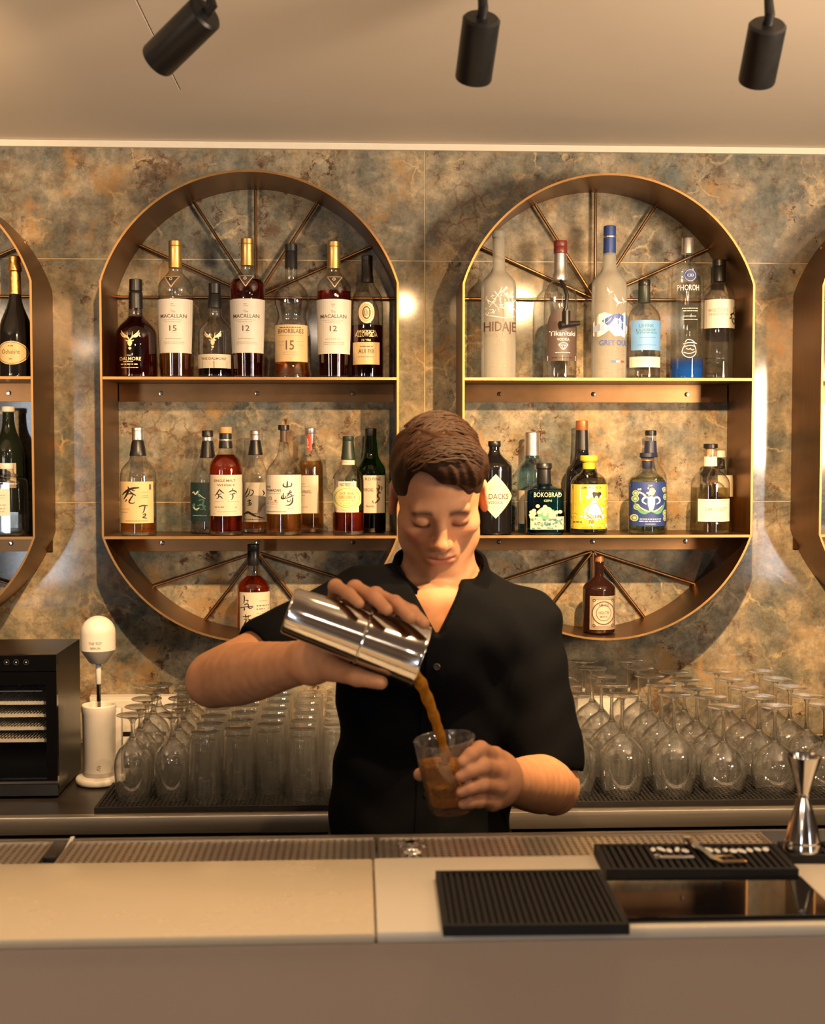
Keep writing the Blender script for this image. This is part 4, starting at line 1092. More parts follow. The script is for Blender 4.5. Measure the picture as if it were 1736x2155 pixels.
bottle(O4, 703, YBk, Z2, [(150, 33), (300, 40), (330, 56), (362, 84), (400, 93), (732, 94)], 'glass_black', 'tall black wine-shaped bottle with copper cap, behind the yellow gin bottle',
       [('cap', 'cap_copper', [(94, 32), (97, 35), (144, 35), (148, 33)]), ('capsule', 'cap_black', [(148, 34), (250, 38), (282, 40)])])
def art(root, f, cx):
    def dr(d):
        r = random.Random(5)
        d.band('pap_white', [(640, 452, 560), (680, 452, 545), (720, 452, 535), (740, 452, 520), (760, 452, 530), (800, 452, 520), (845, 452, 540)], .0008, 4)
        d.text('ink_brown', 'LEMON GIN DE', 742, 474, 13, 118, .0012)
        d.band('ink_white', [(700, 700 - 110, 640), (730, 560, 650), (756, 520, 640), (780, 560, 640), (806, 590, 640)], .0010, 3)
        for _ in range(46):
            x, y = r.uniform(644, 836), r.uniform(520, 690); d.stroke('ink_yellow' if r.random() < .6 else 'ink_white', [(x, y, 2), (x + r.uniform(-10, 18), y - r.uniform(4, 22), 9), (x + r.uniform(8, 28), y + r.uniform(-6, 10), 2)], .0012 + r.random() * .0006)
        d.disc('ink_black', 768, 512, 20, 18, .0020, 14); d.disc('ink_black', 754, 500, 10, 9, .002, 10); d.disc('ink_black', 786, 502, 12, 10, .002, 10); d.disc('ink_cream', 768, 526, 10, 13, .0022, 12)
        d.stroke('ink_grey', [(708, 620, 4), (724, 575, 5), (760, 545, 4), (790, 570, 5), (808, 618, 4)], .0022)
        d.band('ink_white', [(702, 618, 640), (756, 612, 644), (812, 618, 640)], .0022, 2); d.text('ink_brown', 'ZNOGRAPAL', 758, 638, 18, 92, .0026); d.text('ink_brown', '70', 738, 666, 18, 28, .0024)
        d.lines('ink_brown', 646, 690, 656, 8, .0022); d.band('ink_brown', [(640, 684, 686), (740, 684, 686), (845, 684, 686)], .002, 1); d.lines('ink_brown', 690, 800, 690, 5, .0022)
    label_on(root, f, 'pap_yellow', cx - 103, cx + 103, 450, 698, dr)
bottle(O4, 743, YF, Z2, [(362, 34), (380, 42), (398, 70), (420, 94), (446, 103), (480, 104), (735, 103)], 'glass', 'round gin bottle with bright yellow stopper and yellow picture label',
       [('stopper', 'cap_yellow', [(290, 46), (294, 50), (318, 50), (326, 44)]), ('capsule', 'cap_yellow', [(326, 36), (362, 36), (366, 34)])], 'liq_yellow', 412, art=art)
bottle(O4, 1088, YBk, Z2, [(176, 30), (290, 36), (330, 48), (372, 80), (410, 96), (732, 96)], 'glass', 'clear bottle with dark blue capsule, behind the navy-labelled gin bottle',
       [('cap', 'cap_black', [(149, 30), (152, 33), (176, 33), (178, 30)]), ('capsule', 'cap_navy', [(208, 33), (270, 36), (296, 42), (300, 38)])], 'liq_yellow', 470)
def art(root, f, cx):
    def dr(d):
        r = random.Random(8)
        d.text('ink_cream', 'SIP', cx - 4, 462, 10, 26)
        d.disc('ink_cream', cx + 4, 490, 17, 22, .0012, 18); d.band('ink_pale', [(cx - 20, 530, 560), (cx - 8, 515, 600), (cx + 8, 515, 600), (cx + 22, 530, 560)], .0012, 3)
        for s in (-1, 1):
            d.stroke('ink_pale', [(cx + 2 + s * 14, 524, 10), (cx + 2 + s * 40, 520, 12), (cx + 2 + s * 54, 545, 10), (cx + 2 + s * 28, 560, 6)], .0014)
            d.stroke('ink_green', [(cx + s * 4, 596, 10), (cx + s * 44, 612, 20), (cx + s * 78, 575, 12), (cx + s * 84, 548, 4)], .0013)
            d.stroke('ink_cream', [(cx + s * 6, 602, 4), (cx + s * 44, 590, 10), (cx + s * 70, 566, 3)], .0016)
        for x, y, k in ((990, 500, 15), (988, 530, 17), (985, 636, 18), (1152, 480, 14), (1160, 520, 16), (1158, 610, 16), (1160, 640, 14), (995, 575, 15)):
            d.disc('ink_cream', x, y, k, k * 1.1, .0012, 14); d.disc('ink_green', x, y, k * .8, k * .85, .0015, 12, .55)
        for _ in range(16): d.disc('ink_pale', r.uniform(1000, 1140), r.uniform(466, 512), 5, 6, .0012, 8)
        d.lines('ink_white', cx - 60, cx + 60, 640, 8, .0012); d.lines('ink_white', cx - 62, cx + 62, 652, 9, .0012); d.lines('ink_white', cx - 30, cx + 30, 668, 6, .0012)
    label_on(root, f, 'pap_navy', cx - 105, cx + 101, 437, 682, dr)
bottle(O4, 1070, YF, Z2, [(360, 26), (378, 34), (394, 66), (412, 94), (434, 104), (470, 106), (735, 104)], 'glass', 'pale green gin bottle with navy stopper and navy label of a cross-legged figure',
       [('stopper', 'cap_navy', [(275, 40), (278, 43), (298, 43), (306, 34)]), ('cap_band', 'cap_copper', [(314, 30), (320, 31), (322, 28)]), ('capsule', 'cap_navy', [(322, 29), (358, 28), (362, 26)])], 'liq_green', 414, art=art)
def art(root, f, cx):
    label_on(root, f, 'pap_white', cx - 88, cx + 96, 531, 656, lambda d: (d.lines('ink_grey', cx - 36, cx + 70, 540, 5), d.text('ink_grey', 'LMIHTEST', cx + 10, 596, 18, 124), d.lines('ink_grey', cx - 10, cx + 44, 636, 4)))
    label_on(root, f, 'pap_white', cx - 40, cx + 32, 296, 350, name='neck_label')
bottle(O4, 1424, YF, Z2, [(256, 38), (352, 38), (372, 50), (396, 82), (424, 104), (455, 110), (652, 110), (660, 114), (735, 114)], 'glass', 'clear spirit bottle with dark stopper and small white label, rightmost on right lower shelf',
       [('stopper', 'cap_black', [(225, 37), (228, 40), (248, 40), (252, 32)]), ('stopper_neck', 'cap_wood', [(252, 26), (290, 25)])], 'liq_yellow', 470, art=art)
bottle(O4, 1478, YBk, Z2, [(300, 34), (352, 40), (392, 66), (420, 74), (732, 74)], 'glass', 'golden bottle half hidden behind the dark-stoppered bottle with small white label',
       [('stopper', 'cap_white', [(262, 30), (300, 32)])], 'liq_gold', 425,
       art=lambda root, f, cx: label_on(root, f, 'pap_cream', cx - 30, cx + 66, 400, 520))

# ---- cut unit at the left edge of the picture
O5 = (0, 400)
K = 1 / 2.396
def art(root, f, cx):
    label_on(root, f, 'pap_gold', cx - 78, cx + 78, 768, 886, lambda d: (d.disc('ink_brown', cx, 827, 73, 54, .0009, 28, .96), d.text('ink_brown', 'Ochuisht', cx - 4, 832, 22, 88), d.lines('ink_brown', cx - 12, cx + 12, 856, 8), d.lines('ink_brown', cx - 16, cx + 16, 790, 9)), 'oval')
bottle(O5, 82, YT, Z1, [(520, 28), (560, 32), (600, 44), (650, 66), (700, 80), (740, 86), (930, 86)], 'glass_black', 'black champagne bottle with gold foil neck and oval gold label, at the left picture edge',
       [('foil_top', 'foil_gold', [(334, 24), (338, 29), (362, 29), (370, 27), (392, 34), (408, 35), (414, 28)]), ('foil_neck', 'foil_gold', [(414, 28), (500, 30), (526, 31), (528, 28)])], art=art, name='champagne_bottle')
bottle(O5, 50, YBk, Z2, [(1118, 27), (1180, 30), (1220, 38), (1260, 58), (1300, 74), (1340, 80), (1740, 80)], 'glass_dgreen', 'dark green bottle with white cap, behind the square flask at the left picture edge',
       [('cap', 'cap_white', [(1092, 29), (1095, 32), (1116, 32), (1120, 28)])], art=lambda root, f, cx: label_on(root, f, 'pap_grey', cx + 10, cx + 52, 1376, 1500))
def art(root, f, cx):
    label_on(root, f, 'pap_white', cx - 62, cx + 40, 1504, 1638, lambda d: (d.lines('ink_grey', 0, 54, 1534, 5), d.lines('ink_grey', 0, 50, 1548, 4), d.lines('ink_grey', 0, 60, 1582, 8), d.lines('ink_grey', 0, 64, 1600, 10), d.lines('ink_grey', 10, 50, 1616, 6)))
bottle(O5, 36, YF, Z2, [(1405, 34), (1428, 36), (1440, 60), (1452, 86), (1470, 92), (1720, 92)], 'glass', 'square clear flask with pale cap and white label, at the left picture edge',
       [('cap', 'cap_white', [(1377, 34), (1380, 37), (1402, 37), (1406, 35)])], 'liq_clear', 1640, sq=1456, art=art)

# ================================================================== back counter
def atz(u, v, z):
    d = CF + CR * ((u - 868) / FPX) + CU * ((1077.5 - v) / FPX)
    return EYE + d * ((z - EYE.z) / d.z)
YL = -0.604
bc = empty('back_counter', (0, -.3, 0), 'long back counter with black worktop and brushed steel front edge, below the wall shelves', 'counter')
def loc(mb, root):
    q = Vector(root.location); mb.v = [(x - q.x, y - q.y, z - q.z) for x, y, z in mb.v]; return mb
loc(MB().box(-3.28, 3.28, YL + .022, -.0006, BACK_Z - .03, BACK_Z, bev=.001), bc).build('worktop', M['stone'], bc, smooth=False)
loc(MB().box(-3.28, 3.28, YL, YL + .0215, BACK_Z - .031, BACK_Z + .0015, bev=.0022), bc).build('steel_edge', M['steel'], bc)
loc(MB().box(-3.28, 3.28, YL + .04, -.0006, .08, BACK_Z - .0305), bc).build('carcass', M['black_plastic'], bc, smooth=False)
for k in range(8):
    x0 = -3.2 + k * .8
    dr = loc(MB().box(x0 + .004, x0 + .796, YL + .022, YL + .0398, .1, BACK_Z - .045, bev=.002), bc).build('door', M['satin_black'], bc, smooth=False)
    loc(MB().tube([(x0 + .3, YL + .012, .8), (x0 + .5, YL + .012, .8)], .005), bc).build('handle', M['steel'], dr)
loc(MB().box(-3.28, 3.28, YL + .08, -.01, 0, .08), bc).build('plinth', M['black_plastic'], bc, smooth=False)

def ribbed_mat(BL, BR, FR, FL, z, h, pitch, label, border=.006, studs=False):
    """rubber bar mat: rim, floor and raised ribs running away from the viewer"""
    BL, BR, FR, FL = [Vector((p.x, p.y, 0)) for p in (BL, BR, FR, FL)]
    c = (BL + BR + FR + FL) / 4
    wv = ((FR - FL) + (BR - BL)) / 2; W = wv.length; dv = ((BL - FL) + (BR - FR)) / 2; D = dv.length
    rz = math.atan2(wv.y, wv.x)
    root = empty('rubber_bar_mat', (c.x, c.y, z), label, 'bar mat', None, rz)
    b = MB().box(-W / 2, W / 2, -D / 2, D / 2, 0, h * .55)
    for x0, x1, y0, y1 in ((-W / 2, W / 2, -D / 2, -D / 2 + border), (-W / 2, W / 2, D / 2 - border, D / 2), (-W / 2, -W / 2 + border, -D / 2 + border, D / 2 - border), (W / 2 - border, W / 2, -D / 2 + border, D / 2 - border)):
        b.box(x0, x1, y0, y1, h * .55, h)
    b.build('mat_base', M['rubber'], root, smooth=False)
    r = MB(); n = max(2, int((W - 2 * border) / pitch)); p = (W - 2 * border) / n
    for i in range(n):
        x = -W / 2 + border + (i + .5) * p
        if studs:
            m = int((D - 2 * border) / .012); q = (D - 2 * border) / m
            for j in range(m):
                y = -D / 2 + border + (j + .5) * q + (.25 * q if i % 2 else -.25 * q)
                r.box(x - p * .28, x + p * .28, y - q * .36, y + q * .36, h * .55, h * .92)
        else:
            r.box(x - p * .26, x + p * .26, -D / 2 + border + .001, D / 2 - border - .001, h * .55, h * .95)
    o = r.build('ribs', M['rubber'], root, smooth=False)
    o['kind'] = 'stuff'
    return root, W, D
MT = BACK_Z + .009
xm0, xm1 = atz(206, 1700, BACK_Z).x, at(712, 1650, -.4).x
V = lambda x, y: Vector((x, y, 0))
ribbed_mat(V(xm0, -.045), V(xm1, -.045), V(xm1, -.572), V(xm0, -.572), BACK_Z + .0002, .009, .0085, 'black rubber drip mat under the upturned tumblers, left of the bartender', studs=True)
xm2, xm3 = at(1070, 1650, -.4).x, 1.32
ribbed_mat(V(xm2, -.045), V(xm3, -.045), V(xm3, -.572), V(xm2, -.572), BACK_Z + .0002, .009, .0085, 'black rubber drip mat under the upturned wine glasses, right of the bartender', studs=True)

# ------------------------------------------------------------------ upturned glasses
def stem_proto(name, bowl, stem_r, z_stem, H, foot_r, label, group, loc):
    root = empty(name, loc, label, 'glass', group)
    o_ = chaikin(bowl, 2); i_ = [(max(.0008, r_ - .0011), z_ - (.0004 if r_ > bowl[-1][0] * 1.3 else .0022)) for r_, z_ in o_]; i_[0] = (o_[0][0] - .0011, 0.0)
    mb = MB().lathe(i_[::-1] + o_, 48, cap0=True, cap1=True)
    mb.build('bowl', M['stemware'], root, angle=60)
    zb = bowl[-1][1]
    MB().lathe(chaikin([(stem_r * 2.2, zb - .001), (stem_r * 1.5, zb + .004), (stem_r, zb + .012), (stem_r * .95, (zb + z_stem) / 2), (stem_r, z_stem - .008), (stem_r * 1.8, z_stem - .001), (stem_r * 2.6, z_stem + .001)], 2), 16).build('stem', M['thick'], root)
    MB().lathe([(stem_r * 2.6, z_stem + .0008), (foot_r * .6, z_stem + .0028), (foot_r * .97, H - .0016), (foot_r, H - .0008), (foot_r * .98, H), (.001, H - .0006)], 36).build('foot', M['stemware'], root, angle=60)
    return root
ZG = BACK_Z + .0084
def dz(v): return .6475 * FPX / (v - 955) + EYE.y
def grid(proto, cols, rows, dy, first_labels, rest_label, behind, jit=.001, skip=()):
    r = random.Random(11); used = False
    for ci, (u, v) in enumerate(cols):
        Y = dz(v); x = at(u, v, Y).x
        for k in range(rows):
            if (ci, k) in skip: continue
            p = (x + r.uniform(-jit, jit), Y + k * dy + r.uniform(-jit, jit), ZG)
            lab = first_labels[ci] if k == 0 else rest_label % (('', 'first', 'second', 'third', 'fourth', 'fifth', 'sixth')[k], behind[ci])
            if p[1] > -.06: continue
            if not used:
                proto.location = p; proto['label'] = lab; used = True
            else:
                dup(proto, p, lab, r.uniform(0, 6))
pr = stem_proto('stemmed_beer_glass', [(.0300, .0), (.0335, .022), (.0360, .052), (.0352, .074), (.0270, .094), (.0130, .106), (.0075, .111)], .0042, .150, .158, .0305, '', 'stemmed glasses upside down on the left mat', (0, 0, 0))
grid(pr, [(281, 1681), (364, 1680)], 5, .079,
     ['upturned stemmed glass at the front left corner of the left drip mat', 'upturned stemmed glass in the front row, second from the left on the left drip mat'],
     '%s upturned stemmed glass back in the column behind %s', ('the stemmed glass at the mat corner', 'the second stemmed glass'))
def tumbler_proto(loc):
    root = empty('highball_glass', loc, '', 'glass', 'highball tumblers upside down on the left mat')
    o_ = [(.0312, 0), (.0306, .02), (.0290, .07), (.0272, .112), (.0267, .124), (.0250, .1285), (.012, .1270)]
    i_ = [(.0296, 0), (.0290, .02), (.0274, .07), (.0258, .110), (.0235, .1155), (.010, .1165)]
    mb = MB().lathe(i_[::-1] + o_, 96)
    mb.v = [(x * (1 - .016 * min(1, z / .02) * (.5 + .5 * math.cos(16 * math.atan2(y, x)))), y * (1 - .016 * min(1, z / .02) * (.5 + .5 * math.cos(16 * math.atan2(y, x)))), z) for x, y, z in mb.v]
    mb.build('tumbler_body', M['stemware'], root, angle=60)
    return root
tp = tumbler_proto((0, 0, 0))
grid(tp, [(431, 1688), (500, 1679), (569, 1669), (637, 1683), (708, 1674)], 6, .074,
     ['upturned highball tumbler in the front row, leftmost of the tumblers', 'upturned highball tumbler in the front row, second from the left of the tumblers',
      'upturned highball tumbler in the front row, third of the tumblers, set a little back', 'upturned highball tumbler in the front row, nearest complete one to the bartender',
      'upturned highball tumbler in the front row, half hidden by the bartender'],
     '%s upturned tumbler back in the column behind %s', ('the leftmost front tumbler', 'the second front tumbler', 'the third front tumbler', 'the front tumbler nearest the bartender', 'the half hidden front tumbler'))
wp = stem_proto('wine_glass', [(.0338, 0), (.0395, .02), (.0426, .044), (.0438, .060), (.0425, .082), (.0270, .102), (.0120, .113), (.0062, .118)], .0034, .184, .190, .0305, '', 'wine glasses upside down on the right mat', (0, 0, 0))
grid(wp, [(1207, 1684), (1307, 1684), (1416, 1684)], 5, .1,
     ['upturned wine glass in the front row, half hidden by the bartender\'s forearm', 'upturned tall wine glass in the front row, first clear of the bartender', 'upturned tall wine glass in the front row, second clear of the bartender'],
     '%s upturned wine glass back in the column behind %s', ('the wine glass by the forearm', 'the first clear wine glass', 'the second clear wine glass'))
bp = stem_proto('balloon_glass', [(.0335, 0), (.0395, .013), (.0435, .030), (.0440, .045), (.0400, .064), (.0270, .082), (.0120, .092), (.0065, .096)], .0036, .158, .1645, .033, '', 'balloon glasses upside down on the right mat', (0, 0, 0))
grid(bp, [(1521, 1682), (1628, 1682), (1733, 1682)], 5, .097,
     ['upturned balloon glass in the front row beside the tall wine glasses', 'upturned balloon glass in the front row, just left of the steel jigger', 'upturned balloon glass in the front row, right of the steel jigger'],
     '%s upturned balloon glass back in the column behind %s', ('the balloon glass beside the wine glasses', 'the balloon glass left of the jigger', 'the balloon glass right of the jigger'))

# ------------------------------------------------------------------ white outlet boxes on the wall
def outlet(u0, u1, v0, label, slot, dots):
    a = at(u0, v0, -.03); b = at(u1, v0, -.03); z1 = a.z; z0 = BACK_Z + .001
    root = empty('outlet_box', ((a.x + b.x) / 2, -.016, z0), label, 'outlet box'); W = b.x - a.x; H = z1 - z0
    mb = MB(); vs = []
    for y, k in ((-.014, .012), (.0155, 0)):
        vs += [(-W / 2 + k * 1.5, y, 0), (W / 2 - k * 1.5, y, 0), (W / 2 - k * .2, y, H), (-W / 2 + k * .2, y, H)]
    mb.add(vs, [(3, 2, 1, 0), (4, 5, 6, 7), (0, 1, 5, 4), (2, 3, 7, 6), (1, 2, 6, 5), (3, 0, 4, 7)])
    mb.build('cover', M['white_plastic'], root, smooth=False)
    MB().box(-W / 2 + .02, W / 2 - .02, -.0152, -.0142, H * .18, H * .27).build('slot', M['black_plastic'], root, smooth=False)
    for x in dots:
        q = Matrix.Translation((x, -.0141, H * .44)) @ Matrix.Rotation(PI / 2, 4, 'X')
        MB().lathe([(.0035, 0), (.0035, .0008), (.001, .0009)], 14, q).build('screw', M['grey_plastic'], root)
    MB().box(-W * .28, W * .28, -.0156, -.0142, H * .58, H * .92, bev=.0006).build('socket_plate', M['white_plastic'], root, smooth=False)
    return root
outlet(186, 368, 1467, 'white outlet box at the foot of the wall, behind the mixer and stemmed glasses', True, (-.05, .06))
outlet(1196, 1352, 1470, 'white outlet box at the foot of the wall, behind the tall wine glasses', True, (-.02, .035))

# ------------------------------------------------------------------ white drink mixer
YM = -.36
pm = at(210, 1650, YM)
mx = empty('drink_mixer', (pm.x, YM, BACK_Z + .0002), 'white stick mixer standing in its white cup on a round base, beside the black cabinet', 'mixer')
zm = lambda v: at(210, v, YM).z - BACK_Z
sM = ppm(YM)
MB().lathe(chaikin([(.040, 0), (.046, .002), (.0475, .008), (.046, .014), (.040, .0165), (.001, .0168)], 1), 40).build('base', M['white_plastic'], mx)
MB().box(-.0, .052, -.02, .06, 0, .0155, bev=.004).build('base_arm', M['white_plastic'], mx)
MB().lathe([(.0305, .017), (.0305, zm(1622)), (.029, zm(1622) + .0005)], 40).build('band', M['grey_plastic'], mx)
r0 = .0315
MB().lathe([(r0 - .001, zm(1622)), (r0, zm(1622) + .002), (r0 + .001, zm(1500)), (r0 + .0025, zm(1496)), (r0 + .0025, zm(1484)), (r0 + .001, zm(1482)), (r0 - .001, zm(1484)), (r0 - .002, zm(1500)), (.002, zm(1500) - .002)], 44).build('cup', M['white_plastic'], mx)
MB().box(.026, .043, .004, .024, .014, zm(1492), bev=.004).build('holder_post', M['white_plastic'], mx)
MB().tube([(0, .0, zm(1505)), (0, 0, zm(1425))], .0042, 16).build('shaft', M['polished'], mx)
MB().lathe([(.0042, zm(1440)), (.0055, zm(1438)), (.0055, zm(1402)), (.0045, zm(1396))], 20).build('shaft_sleeve', M['white_plastic'], mx)
hr = 36 / sM
MB().lathe([(.006, zm(1397)), (.016, zm(1395)), (hr * .55, zm(1392)), (hr * .985, zm(1368)), (hr, zm(1367))], 44).build('head_collar', M['grey_plastic'], mx)
hd = [(hr, zm(1367)), (hr, zm(1332))]
for i in range(1, 13):
    a = i / 12 * PI / 2
    hd.append((max(.0005, hr * math.cos(a)), zm(1332) + (zm(1296) - zm(1332)) * math.sin(a)))
hb = MB().lathe(hd, 48).build('head', M['white_plastic'], mx)
def curved(r):
    return lambda x, y, off: ((x - 210) / sM, -math.sqrt(max(0, (r + off) ** 2 - ((x - 210) / sM) ** 2)), zm(y))
sf = Surf(curved(hr)); sf.text('ink_grey', 'THE TO7', 211, 1352, 5.5, 27); sf.text('ink_grey', 'BERLIN', 211, 1361, 4, 20); sf.build('lettering', hb)
sf = Surf(curved(r0 + .0004)); sf.stroke('ink_grey', [(213, 1611, 1), (219, 1607, 1.4), (217, 1603, 1.4), (212, 1606, 1.4), (212, 1612, 1.4), (219, 1614, .8)]); sf.build('logo', mx)

# ------------------------------------------------------------------ black cabinet with racks
YC0, YC1 = -.474, -.272
cr_ = at(120, 1520, YC0).x; cl_ = cr_ - .30; zc1 = at(60, 1378, YC0).z
cb = empty('rack_cabinet', ((cl_ + cr_) / 2, (YC0 + YC1) / 2, BACK_Z + .0003), 'black countertop cabinet with wire racks behind a glass door, at the left picture edge', 'cabinet')
W2 = (cr_ - cl_) / 2; D2 = (YC1 - YC0) / 2; H2 = zc1 - BACK_Z
t = .008
m_ = MB()
m_.box(-W2, -W2 + t, -D2 + .012, D2, .006, H2).box(W2 - t, W2, -D2 + .012, D2, .006, H2).box(-W2 + t, W2 - t, -D2 + .012, D2, H2 - t, H2).box(-W2 + t, W2 - t, -D2 + .012, D2, .006, .014).box(-W2 + t, W2 - t, D2 - t, D2, .014, H2 - t)
m_.build('body', M['satin_black'], cb, smooth=False)
for sx in (-1, 1):
    for sy in (-1, 1): MB().lathe([(.01, 0), (.01, .0062)], 14, Matrix.Translation((sx * (W2 - .03), sy * (D2 - .03), 0))).build('foot', M['rubber'], cb)
zd = at(60, 1415, YC0).z - BACK_Z
panel = MB().box(-W2, W2, -D2, -D2 + .0118, zd + .001, H2, bev=.0012).build('control_panel', M['gloss_black'], cb, smooth=False)
for u in (14, 34, 55):
    p = at(u, 1394, YC0); x = p.x - (cl_ + cr_) / 2; z = p.z - BACK_Z
    q = Matrix.Translation((x, -D2, z)) @ Matrix.Rotation(PI / 2, 4, 'X')
    MB().lathe([(.0042, 0), (.0042, .0006), (.0054, .0006), (.0054, 0)], 20, q, False, False).build('button', M['polished'], panel)
    MB().lathe([(.0014, .0), (.0016, .0006), (.0002, .0007)], 10, q).build('button', M['grey_plastic'], panel)
zl0, zl1 = at(60, 1640, YC0).z - BACK_Z, at(60, 1440, YC0).z - BACK_Z
wx = at(97, 1500, YC0).x - (cl_ + cr_) / 2
fr = MB()
fr.box(-W2, -W2 + .022, -D2, -D2 + .0118, .006, zd).box(wx, W2, -D2, -D2 + .0118, .006, zd).box(-W2 + .022, wx, -D2, -D2 + .0118, zl1, zd).box(-W2 + .022, wx, -D2, -D2 + .0118, .006, zl0)
door = fr.build('door', M['gloss_black'], cb, smooth=False)
MB().box(-W2 + .022, wx, -D2 + .003, -D2 + .006, zl0, zl1).build('glass_pane', M['glass'], door, smooth=False)
for v in (1447, 1474, 1500, 1527, 1552):
    z = at(60, v, YC0 + .05).z - BACK_Z
    r = MB(); x0, x1 = -W2 + t + .002, wx - (.0 if v > 1450 else .012)
    r.box(x0, x1, -D2 + .022, -D2 + .0245, z - .003, z + (.003 if v > 1450 else -.001))
    if v > 1450:
        r.box(x0, x1, D2 - t - .006, D2 - t - .003, z - .002, z + .002)
        for k in range(44):
            x = x0 + (x1 - x0) * (k + .5) / 44
            r.box(x - .0011, x + .0011, -D2 + .0245, D2 - t - .006, z + .001, z + .003)
    r.build('wire_rack', M['white_plastic'], cb, smooth=False)

# ================================================================== front bar
YB0 = EYE.y + 1.19
seam = atz(789, 1900, BAR_Z).x
bar = empty('front_bar', (0, YB0 + .17, 0), 'long cream bar counter in the foreground with a brownish front', 'bar counter')
yb1 = atz(400, 1809, BAR_Z).y; yb2 = atz(1000, 1802, BAR_Z).y
loc(MB().box(-3.28, seam - .0006, YB0, yb1, BAR_Z - .012, BAR_Z - .0012, bev=.003), bar).build('top_section', M['bar_yellow'], bar)
loc(MB().box(seam + .0006, 3.28, YB0, yb2, BAR_Z - .012, BAR_Z, bev=.003), bar).build('top_section', M['bar'], bar)
loc(MB().box(-3.28, 3.28, YB0 + .0012, YB0 + .03, 0, BAR_Z - .0122, bev=.001), bar).build('front_panel', M['bar_front'], bar, smooth=False)
loc(MB().box(-3.28, 3.28, YB0 + .031, EYE.y + 1.555, .05, BAR_Z - .034), bar).build('carcass', M['black_plastic'], bar, smooth=False)
loc(MB().box(-3.28, 3.28, EYE.y + 1.5505, EYE.y + 1.5545, BAR_Z - .0338, BAR_Z - .017), bar).build('back_rim', M['steel'], bar, smooth=False)

def drip_tray(x0, x1, y0, y1, z, label):
    root = empty('drip_tray', ((x0 + x1) / 2, (y0 + y1) / 2, z - .0135), label, 'drip tray')
    W, D = x1 - x0, y1 - y0
    nx = int(W / .0085); ny = int(D / .0085); px_, py_ = W / nx, D / ny
    mb = MB()
    for i in range(nx):
        for j in range(ny):
            cx_, cy_ = -W / 2 + (i + .5) * px_, -D / 2 + (j + .5) * py_
            o = [(-1, -1), (0, -1), (1, -1), (1, 0), (1, 1), (0, 1), (-1, 1), (-1, 0)]
            vs = [(cx_ + a * px_ / 2, cy_ + b * py_ / 2, .0135) for a, b in o]
            vs += [(cx_ + .0026 * math.cos(math.atan2(b, a)), cy_ + .0026 * math.sin(math.atan2(b, a)), .0135) for a, b in o]
            vs += [(x, y, .0125) for x, y, _ in vs[8:]]
            fs = [(k, (k + 1) % 8, 8 + (k + 1) % 8, 8 + k) for k in range(8)] + [(8 + k, 8 + (k + 1) % 8, 16 + (k + 1) % 8, 16 + k) for k in range(8)]
            mb.add(vs, fs)
    o = mb.build('perforated_plate', M['steel'], root, smooth=False)
    r = MB()
    r.box(-W / 2 - .002, W / 2 + .002, -D / 2 - .002, -D / 2, 0, .0155).box(-W / 2 - .002, W / 2 + .002, D / 2, D / 2 + .002, 0, .0155)
    r.box(-W / 2 - .002, -W / 2, -D / 2, D / 2, 0, .0155).box(W / 2, W / 2 + .002, -D / 2, D / 2, 0, .0155)
    r.build('tray_rim', M['steel'], root, smooth=False)
    return root
ZTR = BAR_Z - .0195
yt0, yt1 = yb1 + .008, EYE.y + 1.545
drip_tray(-1.2, atz(98, 1790, ZTR).x, yt0, yt1, ZTR, 'perforated steel drip tray behind the bar top, at the left picture edge')
drip_tray(atz(140, 1790, ZTR).x, atz(786, 1790, ZTR).x, yt0, yt1, ZTR, 'long perforated steel drip tray behind the yellowish bar top, left of the bartender')
drip_tray(atz(800, 1786, ZTR).x, atz(1630, 1786, ZTR).x, yb2 + .006, yt1, ZTR, 'perforated steel drip tray behind the cream bar top, in front of the bartender')
p = atz(116, 1788, ZTR)
tl = empty('tray_latch', (p.x, p.y, BAR_Z - .034), 'small black block in the gap between the two left drip trays', 'latch')
MB().box(-.011, .009, -.03, .03, .0002, .016, bev=.002).build('block', M['black_plastic'], tl)
mb = MB(); mb.add([(.010, -.045, .0002), (.0145, -.045, .0002), (.0145, .04, .0002), (.010, .04, .0002), (.010, -.045, .008), (.0145, -.045, .008), (.0145, .04, .018), (.010, .04, .018)], [(0, 3, 2, 1), (4, 5, 6, 7), (0, 1, 5, 4), (1, 2, 6, 5), (2, 3, 7, 6), (3, 0, 4, 7)])
mb.build('wedge', M['white_plastic'], tl, smooth=False)
p = atz(868, 1789, ZTR + .003)
dk = empty('drain_knob', (p.x, p.y, ZTR + .0002), 'small chrome drain knob on the drip tray in front of the bartender', 'knob')
MB().lathe(chaikin([(.013, 0), (.013, .003), (.008, .005), (.007, .008), (.0095, .0105), (.0085, .0125), (.001, .013)], 1), 28).build('knob_body', M['chrome'], dk)
for s in (-1, 1): MB().tube([(s * .006, 0, .009), (s * .017, 0, .0092)], .0026, 10).build('grip', M['chrome'], dk)

